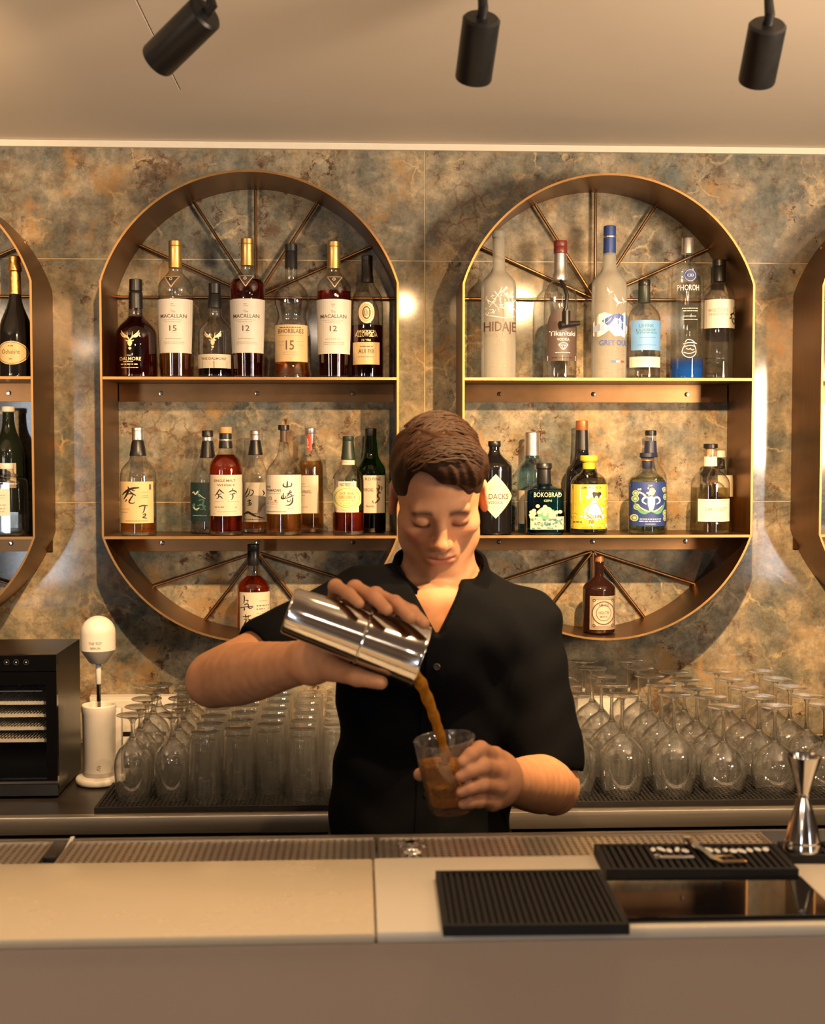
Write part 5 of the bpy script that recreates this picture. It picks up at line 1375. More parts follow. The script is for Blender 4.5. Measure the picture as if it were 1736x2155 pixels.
Zb = BAR_Z + .0003
ribbed_mat(atz(918, 1832, Zb + .01), atz(1270, 1829, Zb + .01), atz(1318, 1945, Zb + .01), atz(930, 1949, Zb + .01), Zb, .010, .0066, 'large black ribbed rubber mat lying alone on the cream bar top')
m2, mW, mD = ribbed_mat(atz(1250, 1776, Zb + .012), atz(1642, 1775, Zb + .012), atz(1668, 1829, Zb + .012), atz(1276, 1830, Zb + .012), Zb, .012, .0078, 'black ribbed rubber mat with the steel tongs and pale raised marks on it')
m2z = Zb + .0118
mk = MB(); r = random.Random(4)
for u0, u1, v, h in ((1374, 1452, 1789, .0065), (1492, 1622, 1789, .0065)):
    u = u0
    while u < u1:
        p = atz(u, v + r.uniform(-2, 2), m2z) - Vector((m2.location.x, m2.location.y, Zb)); wd = r.uniform(.0028, .0046)
        q = Matrix.Translation(Matrix.Rotation(-m2.rotation_euler.z, 3, 'Z') @ p) @ Matrix.Rotation(r.uniform(-.5, .5), 4, 'Z') @ Matrix.Diagonal((wd, h * r.uniform(.9, 1.3), .0016, 1))
        bm = bmesh.new(); bmesh.ops.create_icosphere(bm, subdivisions=2, radius=1); bm.verts.index_update()
        mk.add([q @ w_.co for w_ in bm.verts], [[w_.index for w_ in f.verts] for f in bm.faces]); bm.free()
        u += 17
o = mk.build('raised_marks', M['white_plastic'], m2); o['kind'] = 'stuff'
ribbed_mat(atz(1640, 1770, Zb + .009), atz(1800, 1770, Zb + .009), atz(1824, 1801, Zb + .009), atz(1660, 1801, Zb + .009), Zb, .009, .0078, 'black rubber mat under the steel jigger, at the right picture edge')

# steel tongs on the mat
tz = m2z + .0022
tg = empty('bar_tongs', tuple(atz(1500, 1800, tz - .002)), 'slim steel tongs lying across the ribbed mat', 'tongs')
def strip(pts, wd, th):
    pts = [Vector(p) - Vector(tg.location) for p in pts]; mb = MB(); vs = []; n = len(pts)
    for i, p in enumerate(pts):
        d = (pts[min(i + 1, n - 1)] - pts[max(i - 1, 0)]); nn = Vector((-d.y, d.x, 0)).normalized() * wd[i] / 2
        vs += [p + nn, p - nn, p - nn + Vector((0, 0, th)), p + nn + Vector((0, 0, th))]
    fs = [(0, 1, 2, 3), tuple(4 * (n - 1) + k for k in (3, 2, 1, 0))]
    for i in range(n - 1):
        for k in range(4):
            l = (k + 1) % 4; fs.append((4 * i + k, 4 * i + l, 4 * i + 4 + l, 4 * i + 4 + k))
    return mb.add(vs, fs)
strip([atz(1447, 1768, tz + .008), atz(1462, 1779, tz + .006), atz(1484, 1793, tz + .003), atz(1502, 1808, tz), atz(1520, 1815, tz), atz(1570, 1814, tz)], [.008, .0075, .007, .008, .0085, .0075], .0016).build('arm', M['chrome'], tg, smooth=False)
strip([atz(1449, 1768, tz + .0035), atz(1462, 1780, tz + .0015), atz(1478, 1791, tz - .001), atz(1494, 1802, tz - .0018), atz(1506, 1804, tz - .002), atz(1540, 1803, tz - .002)], [.008, .0075, .007, .007, .007, .006], .0014).build('arm', M['chrome'], tg, smooth=False)
p = atz(1446, 1767, tz + .006) - Vector(tg.location)
MB().lathe([(.0045, -.0035), (.005, .0), (.0045, .0035)], 16, Matrix.Translation(p)).build('hinge', M['chrome'], tg)
tc_ = empty('tongs_reflection', tuple(atz(1422, 1806, m2z)), 'flat dark piece drawn for the reflection of the tongs on the ribbed mat', 'clip')  # added dark piece standing in for the tongs' reflection
MB().box(-.024, .020, -.0035, .0035, .0002, .0022, bev=.0005).build('reflection_body', M['steel'], tc_)
MB().box(-.024, -.016, -.0045, .0045, .0023, .0040, bev=.0005).build('reflection_end', M['polished'], tc_)

# black glass slab
pz = Zb + .006
a, b_, c_ = atz(1318, 1931, pz), atz(1684, 1842, pz), atz(1268, 1845, pz)
x0, y0, x1, y1 = a.x, a.y, b_.x, b_.y
sl = empty('glass_slab', ((x0 + x1) / 2, (y0 + y1) / 2, Zb), 'glossy black glass slab mirroring the shelves, in front of the tongs mat', 'slab')
MB().box(-(x1 - x0) / 2, (x1 - x0) / 2, -(y1 - y0) / 2, (y1 - y0) / 2, .0008, .006, bev=.0012).build('glass_plate', M['gloss_black'], sl, smooth=False)
for sx in (-1, 1):
    for sy in (-1, 1): MB().box(sx * (x1 - x0) * .42 - .008, sx * (x1 - x0) * .42 + .008, sy * (y1 - y0) * .38 - .005, sy * (y1 - y0) * .38 + .005, 0, .0008).build('pad', M['rubber'], sl, smooth=False)

# jigger
pj = atz(1689, 1788, Zb + .009)
jg = empty('jigger', (pj.x, pj.y, Zb + .0088), 'tall polished steel hourglass jigger standing on the mat at the right picture edge', 'jigger')
js = FPX / (pj.y - EYE.y)
HJ = 206 / js; rb, rw, rt = 40 / js, 11.5 / js, 37 / js
zw = HJ * .575
MB().lathe(chaikin([(rb - .001, .012), (rb - .0008, .0004), (rb, 0), (rb + .0004, .002), (rb * .86, zw * .33), (rb * .55, zw * .72), (rw, zw * .985)], 2), 48, cap1=False).build('large_cup', M['polished'], jg)
MB().lathe([(rw * 1.0, zw * .975), (rw * 1.13, zw * .99), (rw * 1.13, zw * 1.03), (rw, zw * 1.045)], 32).build('waist_ring', M['polished'], jg)
MB().lathe(chaikin([(rw, zw * 1.03), (rw * 1.25, zw * 1.12), (rt * .72, HJ * .84), (rt * .97, HJ * .985), (rt, HJ), (rt - .0008, HJ), (rt * .68, HJ * .84), (rw * .9, zw * 1.15), (.0006, zw * 1.12)], 2), 48, cap0=False).build('small_cup', M['polished'], jg)

# ================================================================== the bartender
class Field:
    """signed distance grid; shapes are blended in, then one closed skin is drawn round them"""
    def __init__(s, lo, hi, vox):
        s.lo = np.array(lo, float); s.vox = vox
        s.n = np.ceil((np.array(hi) - s.lo) / vox).astype(int) + 1
        s.D = np.full(s.n, 0.08, np.float32)
    def win(s, lo, hi, pad):
        a = np.floor((np.array(lo) - pad - s.lo) / s.vox).astype(int); b = np.ceil((np.array(hi) + pad - s.lo) / s.vox).astype(int) + 1
        a = np.clip(a, 0, s.n); b = np.clip(b, 0, s.n)
        if (b <= a).any(): return None
        ax = [(s.lo[i] + s.vox * np.arange(a[i], b[i])).astype(np.float32) for i in range(3)]
        return tuple(slice(a[i], b[i]) for i in range(3)), ax[0][:, None, None], ax[1][None, :, None], ax[2][None, None, :]
    def blend(s, w_, d, k, sub=False):
        c = s.D[w_]
        if sub:
            if k <= 0: s.D[w_] = np.maximum(c, -d); return
            h = np.clip(.5 - .5 * (c + d) / k, 0, 1)
            s.D[w_] = c * (1 - h) - d * h + k * h * (1 - h)
        else:
            if k <= 0: s.D[w_] = np.minimum(c, d); return
            h = np.clip(.5 + .5 * (c - d) / k, 0, 1)
            s.D[w_] = c * (1 - h) + d * h - k * h * (1 - h)
    def cone(s, a, b, ra, rb=None, k=.012, sub=False):
        rb = ra if rb is None else rb
        a = np.array(a, float); b = np.array(b, float); r = max(ra, rb)
        q = s.win(np.minimum(a, b) - r, np.maximum(a, b) + r, k + 3 * s.vox)
        if q is None: return
        w_, X, Y, Z = q
        e = b - a; L2 = max(1e-12, float(e @ e))
        t = np.clip(((X - a[0]) * e[0] + (Y - a[1]) * e[1] + (Z - a[2]) * e[2]) / L2, 0, 1)
        d = np.sqrt((X - a[0] - t * e[0]) ** 2 + (Y - a[1] - t * e[1]) ** 2 + (Z - a[2] - t * e[2]) ** 2) - (ra + (rb - ra) * t)
        s.blend(w_, d.astype(np.float32), k, sub)
    def chain(s, pts, rads, k=.01, kj=None):
        for i in range(len(pts) - 1): s.cone(pts[i], pts[i + 1], rads[i], rads[i + 1], k if (i == 0 or kj is None) else kj)
    def ell(s, c, r, R=None, k=.012, sub=False):
        c = np.array(c, float); r = np.array(r, float); m = r.max()
        q = s.win(c - m, c + m, k + 3 * s.vox)
        if q is None: return
        w_, X, Y, Z = q
        P = [X - c[0], Y - c[1], Z - c[2]]
        if R is not None:
            R = np.array(R)
            P = [R[0, i] * P[0] + R[1, i] * P[1] + R[2, i] * P[2] for i in range(3)]
        k0 = np.sqrt((P[0] / r[0]) ** 2 + (P[1] / r[1]) ** 2 + (P[2] / r[2]) ** 2)
        k1 = np.sqrt((P[0] / r[0] ** 2) ** 2 + (P[1] / r[1] ** 2) ** 2 + (P[2] / r[2] ** 2) ** 2)
        d = k0 * (k0 - 1) / np.maximum(k1, 1e-6)
        s.blend(w_, d.astype(np.float32), k, sub)
    def skin(s):
        """surface nets"""
        D = s.D; S = D < 0
        n = s.n
        cnt = np.zeros(n - 1, np.int8)
        for i in (0, 1):
            for j in (0, 1):
                for k in (0, 1):
                    cnt += S[i:n[0] - 1 + i, j:n[1] - 1 + j, k:n[2] - 1 + k]
        cell = np.argwhere((cnt > 0) & (cnt < 8))
        idx = np.full(n - 1, -1, np.int32)
        idx[cell[:, 0], cell[:, 1], cell[:, 2]] = np.arange(len(cell))
        acc = np.zeros((len(cell), 3)); num = np.zeros(len(cell))
        cor = [(i, j, k) for i in (0, 1) for j in (0, 1) for k in (0, 1)]
        val = {c: D[cell[:, 0] + c[0], cell[:, 1] + c[1], cell[:, 2] + c[2]].astype(float) for c in cor}
        for c in cor:
            for a in range(3):
                if c[a] == 0:
                    e = list(c); e[a] = 1; e = tuple(e)
                    v0, v1 = val[c], val[e]; m = (v0 < 0) != (v1 < 0)
                    t = np.where(m, v0 / np.where(m, v0 - v1, 1), 0)
                    p = np.tile(np.array(c, float), (len(cell), 1)); p[:, a] = t
                    acc[m] += p[m]; num[m] += 1
        V = s.lo + s.vox * (cell + acc / num[:, None])
        F = []
        for a in range(3):
            b, c = (a + 1) % 3, (a + 2) % 3
            sl0 = [slice(1, -1)] * 3; sl1 = [slice(1, -1)] * 3
            sl0[a] = slice(0, n[a] - 1); sl1[a] = slice(1, n[a])
            m = S[tuple(sl0)] != S[tuple(sl1)]
            q = np.argwhere(m); o = np.ones(3, int); o[a] = 0; q = q + o
            ins = S[q[:, 0], q[:, 1], q[:, 2]]
            def at_(db, dc):
                r = q.copy(); r[:, b] += db; r[:, c] += dc
                return idx[r[:, 0], r[:, 1], r[:, 2]]
            f = np.stack([at_(-1, -1), at_(0, -1), at_(0, 0), at_(-1, 0)], 1)
            f[~ins] = f[~ins][:, ::-1]
            F.append(f[(f >= 0).all(1)])
        return V, np.concatenate(F)

def np_mesh(name, V, F, mat, parent=None, smooth=True):
    me = bpy.data.meshes.new(name)
    me.vertices.add(len(V)); me.vertices.foreach_set('co', np.asarray(V, np.float32).ravel())
    me.loops.add(F.size); me.loops.foreach_set('vertex_index', F.astype(np.int32).ravel())
    me.polygons.add(len(F)); me.polygons.foreach_set('loop_start', np.arange(0, F.size, F.shape[1], dtype=np.int32))
    me.update(); me.validate()
    if mat: me.materials.append(mat)
    me.polygons.foreach_set('use_smooth', [True] * len(me.polygons))
    o = bpy.data.objects.new(name, me)
    return link(o, parent)

def relax(V, F, it=1, lam=.5):
    n = len(V); e = np.concatenate([F[:, [0, 1]], F[:, [1, 2]], F[:, [2, 3]], F[:, [3, 0]]])
    for _ in range(it):
        S = np.zeros_like(V); c = np.bincount(e[:, 0], minlength=n)
        for i in range(3): S[:, i] = np.bincount(e[:, 0], V[e[:, 1], i], minlength=n)
        V = V + lam * (S / np.maximum(c, 1)[:, None] - V)
    return V

def J(u, v, d): return np.array(at(u, v, EYE.y + d))

TILT = math.radians(29); HS = 0.925
HC = J(922, 1038, 2.0)
_c, _s = math.cos(TILT), math.sin(TILT)
ROLL = math.radians(-2)
HR = np.array(Matrix.Rotation(TILT, 3, 'X') @ Matrix.Rotation(ROLL, 3, 'Y'))
def hp(x, y, z): return HC + HR @ (np.array((x, y, z)) * HS)

# joints
SL, EL, WL = J(1100, 1326, 2.02), J(1163, 1652, 1.95), J(1052, 1645, 1.735)
SR, ER, WR = J(754, 1284, 2.0), J(456, 1428, 1.86), J(655, 1390, 1.672)
NB = J(926, 1262, 2.03)
CH = J(925, 1430, 2.045); BE = J(884, 1700, 2.05)

# glass and shaker placed first, the hands close on them
GT, GB = Vector(J(935, 1554, 1.66)), Vector(J(951, 1704, 1.664))
S0, S1_ = Vector(J(606, 1283, 1.60)), Vector(J(884, 1383, 1.595))

def body():
    f = Field((-.36, EYE.y + 1.50, .86), (.44, EYE.y + 2.24, 1.66), .0023)
    # trunk under the shirt
    f.ell(CH, (.150, .098, .19), k=.02); f.ell(BE, (.128, .088, .17), k=.03)
    f.cone(SL, SR, .045, .045, k=.03)
    f.cone(NB, hp(0, .022, -.05), .059, .055, k=.03)
    f.cone(NB + np.array((-.02, .02, .0)), SR + np.array((.03, 0, .004)), .044, .036, k=.03); f.cone(NB + np.array((.02, .02, 0)), SL + np.array((-.03, 0, .004)), .044, .036, k=.03)
    f.ell(J(922, 1310, 1.955), (.06, .03, .06), k=.03)
    for sx in (-1, 1): f.cone(J(925 + sx * 18, 1268, 1.945), J(925 + sx * 62, 1262, 1.962), .010, .008, k=.02)   # collar bones
    # arms
    for S, E, W, sd in ((SL, EL, WL, 1), (SR, ER, WR, -1)):
        f.cone(S, E, .047, .0425, k=.02)
        prev = None
        for t_ in np.linspace(0, 1, 13):
            rr = float(np.interp(t_, [0, .22, .45, .75, 1], [.0415, .0450, .0410, .0320, .0275])); p_ = E + (W - E) * t_
            if prev is not None: f.cone(prev[0], p_, prev[1], rr, k=.0015)
            prev = (p_, rr)
        d = (E - S) / np.linalg.norm(E - S); f.ell(E + d * .012, (.034, .034, .034), k=.01)
    # hand on the glass (four fingers round the front from the right, thumb behind)
    mcp = [J(1040, 1592, 1.672), J(1048, 1622, 1.662), J(1046, 1655, 1.660), J(1036, 1687, 1.665)]
    pip = [J(1011, 1577, 1.634), J(1016, 1613, 1.625), J(1014, 1651, 1.6245), J(1008, 1685, 1.630)]
    dip = [J(991, 1588, 1.619), J(990, 1622, 1.615), J(990, 1658, 1.617), J(991, 1688, 1.624)]
    tip = [J(974, 1603, 1.614), J(970, 1634, 1.614), J(971, 1667, 1.618), J(975, 1693, 1.626)]
    for m in mcp: f.cone(WL, m, .024, .0135, k=.012)
    f.ell((WL + mcp[1] + mcp[2]) / 3 + np.array((.004, .0, 0)), (.030, .022, .036), k=.015)
    for i, r in enumerate((.0102, .0104, .0098, .0088)):
        f.chain([mcp[i], pip[i], dip[i], tip[i]], [r * 1.15, r, r * .9, r * .78], k=.005, kj=.004)
        f.ell(pip[i], (r * 1.06,) * 3, k=.004)
    t0, t1, t2, t3 = WL + np.array((-.004, -.002, .012)), J(1005, 1612, 1.706), J(945, 1618, 1.714), J(884, 1630, 1.692)
    f.chain([t0, t1, t2, t3], [.019, .0150, .0118, .0092], k=.012, kj=.005)
    # hand on the shaker (palm behind and below it, fingers over the top, thumb along the underside)
    mcp = [J(782, 1338, 1.660), J(754, 1318, 1.664), J(726, 1304, 1.664), J(700, 1298, 1.660)]
    pip = [J(829, 1270, 1.625), J(790, 1253, 1.622), J(747, 1238, 1.618), J(706, 1234, 1.618)]
    dip = [J(866, 1288, 1.586), J(835, 1272, 1.583), J(788, 1257, 1.580), J(735, 1250, 1.584)]
    tip = [J(892, 1312, 1.562), J(864, 1300, 1.560), J(814, 1283, 1.557), J(756, 1270, 1.562)]
    for m in mcp: f.cone(WR, m, .025, .0135, k=.012)
    f.ell((WR + mcp[1] + mcp[2]) / 3, (.034, .020, .032), k=.015)
    for i, r in enumerate((.0100, .0103, .0097, .0086)):
        f.chain([mcp[i], pip[i], dip[i], tip[i]], [r * 1.15, r, r * .9, r * .78], k=.005, kj=.004)
        f.ell(pip[i], (r * 1.06,) * 3, k=.004)
    f.chain([WR + np.array((.004, -.006, -.006)), J(700, 1408, 1.636), J(752, 1424, 1.598), J(801, 1436, 1.580)], [.021, .0155, .0120, .0092], k=.012, kj=.005)
    # ---- head
    E3 = lambda c, r, k=.012, sub=False, R=None: f.ell(hp(*c), np.array(r) * HS, HR if R is None else HR @ R, k, sub)
    C3 = lambda a, b, ra, rb=None, k=.012, sub=False: f.cone(hp(*a), hp(*b), ra * HS, (ra if rb is None else rb) * HS, k, sub)
    E3((0, .014, .032), (.0755, .098, .086), .02)
    E3((0, -.028, -.028), (.064, .062, .082), .02)
    for s in (-1, 1):
        C3((s * .051, -.006, -.050), (s * .046, -.020, -.076), .017, .016, .02)
        C3((s * .047, -.020, -.074), (s * .014, -.077, -.101), .017, .013, .018)
        E3((s * .046, -.056, -.026), (.020, .022, .016), .016)
    E3((0, -.081, -.099), (.021, .016, .015), .014)
    C3((-.038, -.080, .014), (.038, -.080, .014), .011, .011, .016)
    for s in (-1, 1):
        E3((s * .032, -.1005, -.003), (.0175, .015, .0115), .010, True)
        E3((s * .0315, -.0765, -.004), (.0165, .0145, .0125), .003)
        C3((s * .019, -.0885, -.0085), (s * .032, -.0925, -.0115), .0012, .0014, .003, True)
        C3((s * .032, -.0925, -.0115), (s * .045, -.0845, -.0085), .0014, .0010, .003, True)
    C3((0, -.087, .006), (0, -.108, -.034), .0075, .0105, .011)
    E3((0, -.109, -.038), (.0115, .0105, .0100), .006)
    for s in (-1, 1):
        E3((s * .0125, -.0985, -.0410), (.0075, .0105, .0075), .005)
        E3((s * .0070, -.1065, -.0475), (.0036, .005, .0026), .003, True)
    E3((0, -.082, -.068), (.030, .0155, .022), .014)
    C3((-.021, -.0885, -.0685), (-.004, -.0985, -.0645), .0038, .0050, .005); C3((.021, -.0885, -.0685), (.004, -.0985, -.0645), .0038, .0050, .005)
    C3((-.015, -.0915, -.0755), (.015, -.0915, -.0755), .0058, .0058, .006)
    C3((-.022, -.0925, -.0700), (0, -.1040, -.0698), .0016, .0018, .003, True); C3((.022, -.0925, -.0700), (0, -.1040, -.0698), .0016, .0018, .003, True)
    for s in (-1, 1):
        R = np.array(Matrix.Rotation(s * .35, 3, 'Z') @ Matrix.Rotation(-.18, 3, 'X'))
        E3((s * .078, .012, -.012), (.0085, .020, .033), .006, False, R)
        E3((s * .086, .004, -.010), (.005, .011, .019), .004, True, R)
    V, F = f.skin()
    V = relax(V, F, 1, .35)
    return V, F

V, F = body()
person = bpy.data.meshes.new('person')
pr_ = np_mesh('person', V, F, None)
tag(pr_, 'man in a black rolled-sleeve shirt looking down, pouring from a shaker into a glass', 'person')
# skin tint: lips, stubble, brows and lash line are own colours, eye-socket shade is painted in
L = ((V - HC) @ HR) / HS
x, y, z = L[:, 0], L[:, 1], L[:, 2]
ax = np.abs(x); head = (np.abs(x) < .1) & (z > -.125) & (z < .14) & (y < .12) & (y > -.13)
base = np.array((0.52, 0.255, 0.130))
colr = np.tile(base, (len(V), 1))
def mixc(m, c): 
    global colr
    m = np.clip(m, 0, 1)[:, None]; colr = colr * (1 - m) + np.array(c) * m
sm = lambda a, b, t: np.clip((t - a) / (b - a), 0, 1)
front = head & (y < -.02)
mixc(front * np.exp(-((ax - .045) ** 2 + (z + .03) ** 2) / .0005) * .25, (.66, .27, .17))
mixc(front * np.exp(-(ax ** 2 + (z + .038) ** 2) / .0002) * .3, (.64, .27, .17))
beard = front * sm(-.045, -.06, z) * sm(.075, .06, ax)
mixc(beard * .42, (.24, .14, .095))
mixc(front * np.exp(-((z + .0565) / .0055) ** 2) * sm(.027, .018, ax) * .7, (.20, .11, .075))
mixc(front * sm(-.084, -.09, z) * .22, (.22, .13, .09))
lip = front * (((ax / .0225) ** 2 + ((z + .0702) / .0085) ** 2) < 1) * (y < -.082)
mixc(lip * .75, (.48, .17, .125))
mixc(front * np.exp(-((z + .0700) / .0016) ** 2) * (ax < .022) * .7, (.12, .04, .03))
brow = front * np.exp(-((z - (.0165 - 8.0 * (ax - .030) ** 2)) / .0056) ** 2) * sm(.010, .016, ax) * sm(.054, .044, ax)
mixc(brow * 1.0, (.085, .045, .025))
lash = front * np.exp(-((z - (-.0120 + 12.0 * (ax - .0315) ** 2)) / .0040) ** 2) * sm(.0155, .019, ax) * sm(.049, .044, ax)
mixc(lash * .95, (.03, .018, .012))
mixc(front * np.exp(-(((ax - .031) / .018) ** 2 + ((z + .004) / .012) ** 2)) * .5, (.30, .14, .09))  # shade of the eye sockets painted into the skin
mixc((head & (ax > .07)) * .25, (.60, .24, .15))
hands = np.minimum(np.linalg.norm(V - J(1000, 1640, 1.64), axis=1), np.linalg.norm(V - J(790, 1290, 1.60), axis=1))
mixc(np.exp(-(hands / .05) ** 2) * .3, (.62, .27, .17))
ca = pr_.data.color_attributes.new('tint', 'FLOAT_COLOR', 'POINT')
ca.data.foreach_set('color', np.concatenate([colr, np.ones((len(V), 1))], 1).astype(np.float32).ravel())
def skin_mat():
    m, nt, out = new_mat('skin')
    b = N(nt, 'BsdfPrincipled'); a = N(nt, 'VertexColor'); a.layer_name = 'tint'
    tc = N(nt, 'TexCoord'); n = N(nt, 'TexNoise'); setin(n, Scale=55.0, Detail=5.0); nt.links.new(tc.outputs['Object'], n.inputs['Vector'])
    r = N(nt, 'ValToRGB'); r.color_ramp.elements[0].position = .3; r.color_ramp.elements[1].position = .7
    r.color_ramp.elements[0].color = (.9, .87, .85, 1); r.color_ramp.elements[1].color = (1.06, 1.05, 1.05, 1); nt.links.new(n.outputs['Fac'], r.inputs[0])
    x_ = N(nt, 'MixRGB', blend_type='MULTIPLY'); x_.inputs[0].default_value = 1; nt.links.new(a.outputs[0], x_.inputs[1]); nt.links.new(r.outputs[0], x_.inputs[2])
    nt.links.new(x_.outputs[0], b.inputs['Base Color']); setin(b, Roughness=0.55); b.inputs['Specular IOR Level'].default_value = .3
    b.inputs['Subsurface Weight'].default_value = .18; b.inputs['Subsurface Radius'].default_value = (.010, .004, .002); b.inputs['Subsurface Scale'].default_value = 1.0
    n2 = N(nt, 'TexNoise'); setin(n2, Scale=420.0, Detail=3.0); nt.links.new(tc.outputs['Object'], n2.inputs['Vector'])
    bp = N(nt, 'Bump'); setin(bp, Strength=.12, Distance=.0008); nt.links.new(n2.outputs['Fac'], bp.inputs['Height']); nt.links.new(bp.outputs[0], b.inputs['Normal'])
    nt.links.new(b.outputs[0], out.inputs[0]); return m
pr_.data.materials.append(skin_mat())

# shirt
def shirt():
    f = Field((-.36, EYE.y + 1.78, .80), (.44, EYE.y + 2.28, 1.47), .0042)
    f.ell(CH, (.170, .112, .205), k=.02); f.ell(BE + np.array((0, 0, .0)), (.150, .105, .20), k=.04); f.cone(BE + np.array((.0, 0, -.05)), BE + np.array((0, 0, -.16)), .115, .125, k=.04)
    f.cone(SL, SR, .057, .057, k=.04)
    f.cone(NB + np.array((-.02, .02, -.004)), SR + np.array((.03, 0, .014)), .056, .052, k=.03); f.cone(NB + np.array((.02, .02, -.004)), SL + np.array((-.03, 0, .012)), .056, .046, k=.03)
    f.ell(J(925, 1345, 1.945), (.115, .050, .085), k=.04)
    for S, E, t in ((SL, EL, .84), (SR, ER, .62)):
        e = S + (E - S) * t
        f.cone(S, e, .060, .0560, k=.03); d = (E - S) / np.linalg.norm(E - S)
        f.cone(e - d * .028, e, .0600, .0585, k=.006); f.cone(e - d * .05, e - d * .045, .058, .058, k=.004)
        cut = e + d * .075; f.cone(e + d * .062, cut, .058, .058, k=.004, sub=True)
    # folds
    X = (f.lo[0] + f.vox * np.arange(f.n[0]))[:, None, None]; Y = (f.lo[1] + f.vox * np.arange(f.n[1]))[None, :, None]; Z = (f.lo[2] + f.vox * np.arange(f.n[2]))[None, None, :]
    a = np.sin(38 * X + 30 * Z + 2.2 * np.sin(17 * Z + 3)) * np.sin(15 * Z - 9 * X + 1.3) + .7 * np.sin(64 * Z - 30 * X + 2 * np.sin(23 * X)) * np.sin(21 * X + 8 * Z) + .5 * np.sin(80 * Z + 40 * Y + 3 * np.sin(30 * X))
    f.D += (a * .0024).astype(np.float32)
    # neck hole and open V front
    f.cone(NB + np.array((0, .0, -.03)), hp(0, .022, -.03), .066, .066, k=.004, sub=True)
    A, Lp, Rp = J(922, 1342, 1.90), J(838, 1185, 1.90), J(1000, 1185, 1.90)
    def half(p, q):
        nx, nz = (q[2] - p[2]), -(q[0] - p[0]); l = math.hypot(nx, nz); return ((X - p[0]) * nx + (Z - p[2]) * nz) / l
    d = np.maximum(np.maximum(half(A, Lp) * -1, half(A, Rp)), Y - (EYE.y + 2.03))
    d = np.maximum(d, Z - 1.55) + 0 * Y
    f.D = np.maximum(f.D, -d.astype(np.float32))
    return f.skin()
Vs, Fs = shirt()
M['shirt'] = pbr('black cotton', (0.0028, 0.003, 0.0038), 0.85, var=0.25, scale=300, spec=0.07, bump=0.1)
M['trouser'] = pbr('dark trouser cloth', (0.014, 0.014, 0.017), 0.8, var=0.2, scale=200)
M['shoe'] = pbr('black shoe leather', (0.012, 0.011, 0.010), 0.35)
Vs = relax(Vs, Fs, 1, .4)
shirt_o = np_mesh('shirt', Vs, Fs, M['shirt'], pr_)
# collar: stand and turned leaf, open at the front
cb_, nC = MB(), 40
vs = []
cN = NB + np.array((0, .004, .036))
for i in range(nC + 1):
    t = -1 + 2 * i / nC; a = t * math.radians(148); fr_ = abs(t)
    sx, sy = math.sin(a), math.cos(a)
    zt_ = .050 - .030 * fr_ ** 2 ; drop = .040 + .022 * fr_ ** 3
    ri, ro = .0690, .0720
    for r_, z_ in ((ri, zt_ - drop - .006), (ri + .001, zt_), (ro + .003, zt_ + .001), (ro + .014 + .006 * fr_, zt_ - drop), (ro + .011 + .006 * fr_, zt_ - drop - .001), (ro, zt_ - .004)):
        vs.append((cN[0] + r_ * sx, cN[1] + r_ * sy * .97 - .030 * fr_ ** 2 * 1.0, cN[2] + z_ - .030 * fr_ ** 2))
fs = []
for i in range(nC):
    for k in range(5): fs.append((6 * i + k, 6 * i + k + 1, 6 * i + 7 + k, 6 * i + 6 + k))
cb_.add(vs, fs).build('collar', M['shirt'], pr_, angle=50)

# button placket and buttons down the front
zs_ = np.linspace(J(922, 1345, 1.9)[2], .93, 26); pl = MB(); prof_ = []
for z_ in zs_:
    t_ = (zs_[0] - z_) / (zs_[0] - .93); xc = (J(922, 1342, 1.9)[0] * (1 - t_) + BE[0] * t_)
    row = []
    for dx in (-.016, -.008, 0, .008, .016):
        m_ = (np.abs(Vs[:, 0] - xc - dx) < .005) & (np.abs(Vs[:, 2] - z_) < .006); row.append(Vs[m_, 1].min() if m_.any() else np.nan)
    prof_.append((xc, z_, row))
vs = []; okr = [p for p in prof_ if not np.isnan(p[2]).any()]
for xc, z_, row in okr:
    for k, dx in enumerate((-.016, -.008, 0, .008, .016)): vs.append((xc + dx, row[k] - .0022, z_))
fs = [(5 * i + k, 5 * i + k + 1, 5 * i + 6 + k, 5 * i + 5 + k) for i in range(len(okr) - 1) for k in range(4)]
pk = pl.add(vs, fs).build('placket', M['shirt'], pr_)
for i in range(3, len(okr), 5):
    xc, z_, row = okr[i]
    MB().lathe([(.0055, 0), (.0055, .0016), (.0042, .0022), (.0038, .0014), (.0003, .0014)], 16, Matrix.Translation((xc, row[2] - .0024, z_)) @ Matrix.Rotation(PI / 2, 4, 'X')).build('button', M['black_plastic'], pk)

# trousers and shoes, behind the bar
f = Field((-.12, EYE.y + 1.84, 0.04), (.26, EYE.y + 2.26, .98), .008)
hx = BE[0]
f.ell((hx, BE[1], .90), (.155, .115, .13), k=.03)
for s in (-1, 1):
    f.cone((hx + s * .075, BE[1], .86), (hx + s * .085, BE[1] - .01, .48), .088, .062, k=.03); f.cone((hx + s * .085, BE[1] - .01, .48), (hx + s * .09, BE[1] + .01, .075), .064, .05, k=.02)
f.D = np.maximum(f.D, (.93 - .93 + (f.lo[2] + f.vox * np.arange(f.n[2])) - .955)[None, None, :].astype(np.float32))
Vt, Ft = f.skin(); np_mesh('trousers', Vt, Ft, M['trouser'], pr_)
for s in (-1, 1):
    MB().lathe(chaikin([(.045, 0), (.048, .012), (.046, .03), (.042, .055), (.001, .075)], 1), 24, Matrix.Translation((hx + s * .09, BE[1] - .035, .001)) @ Matrix.Diagonal((1, 2.6, 1, 1))).build('shoe', M['shoe'], pr_)

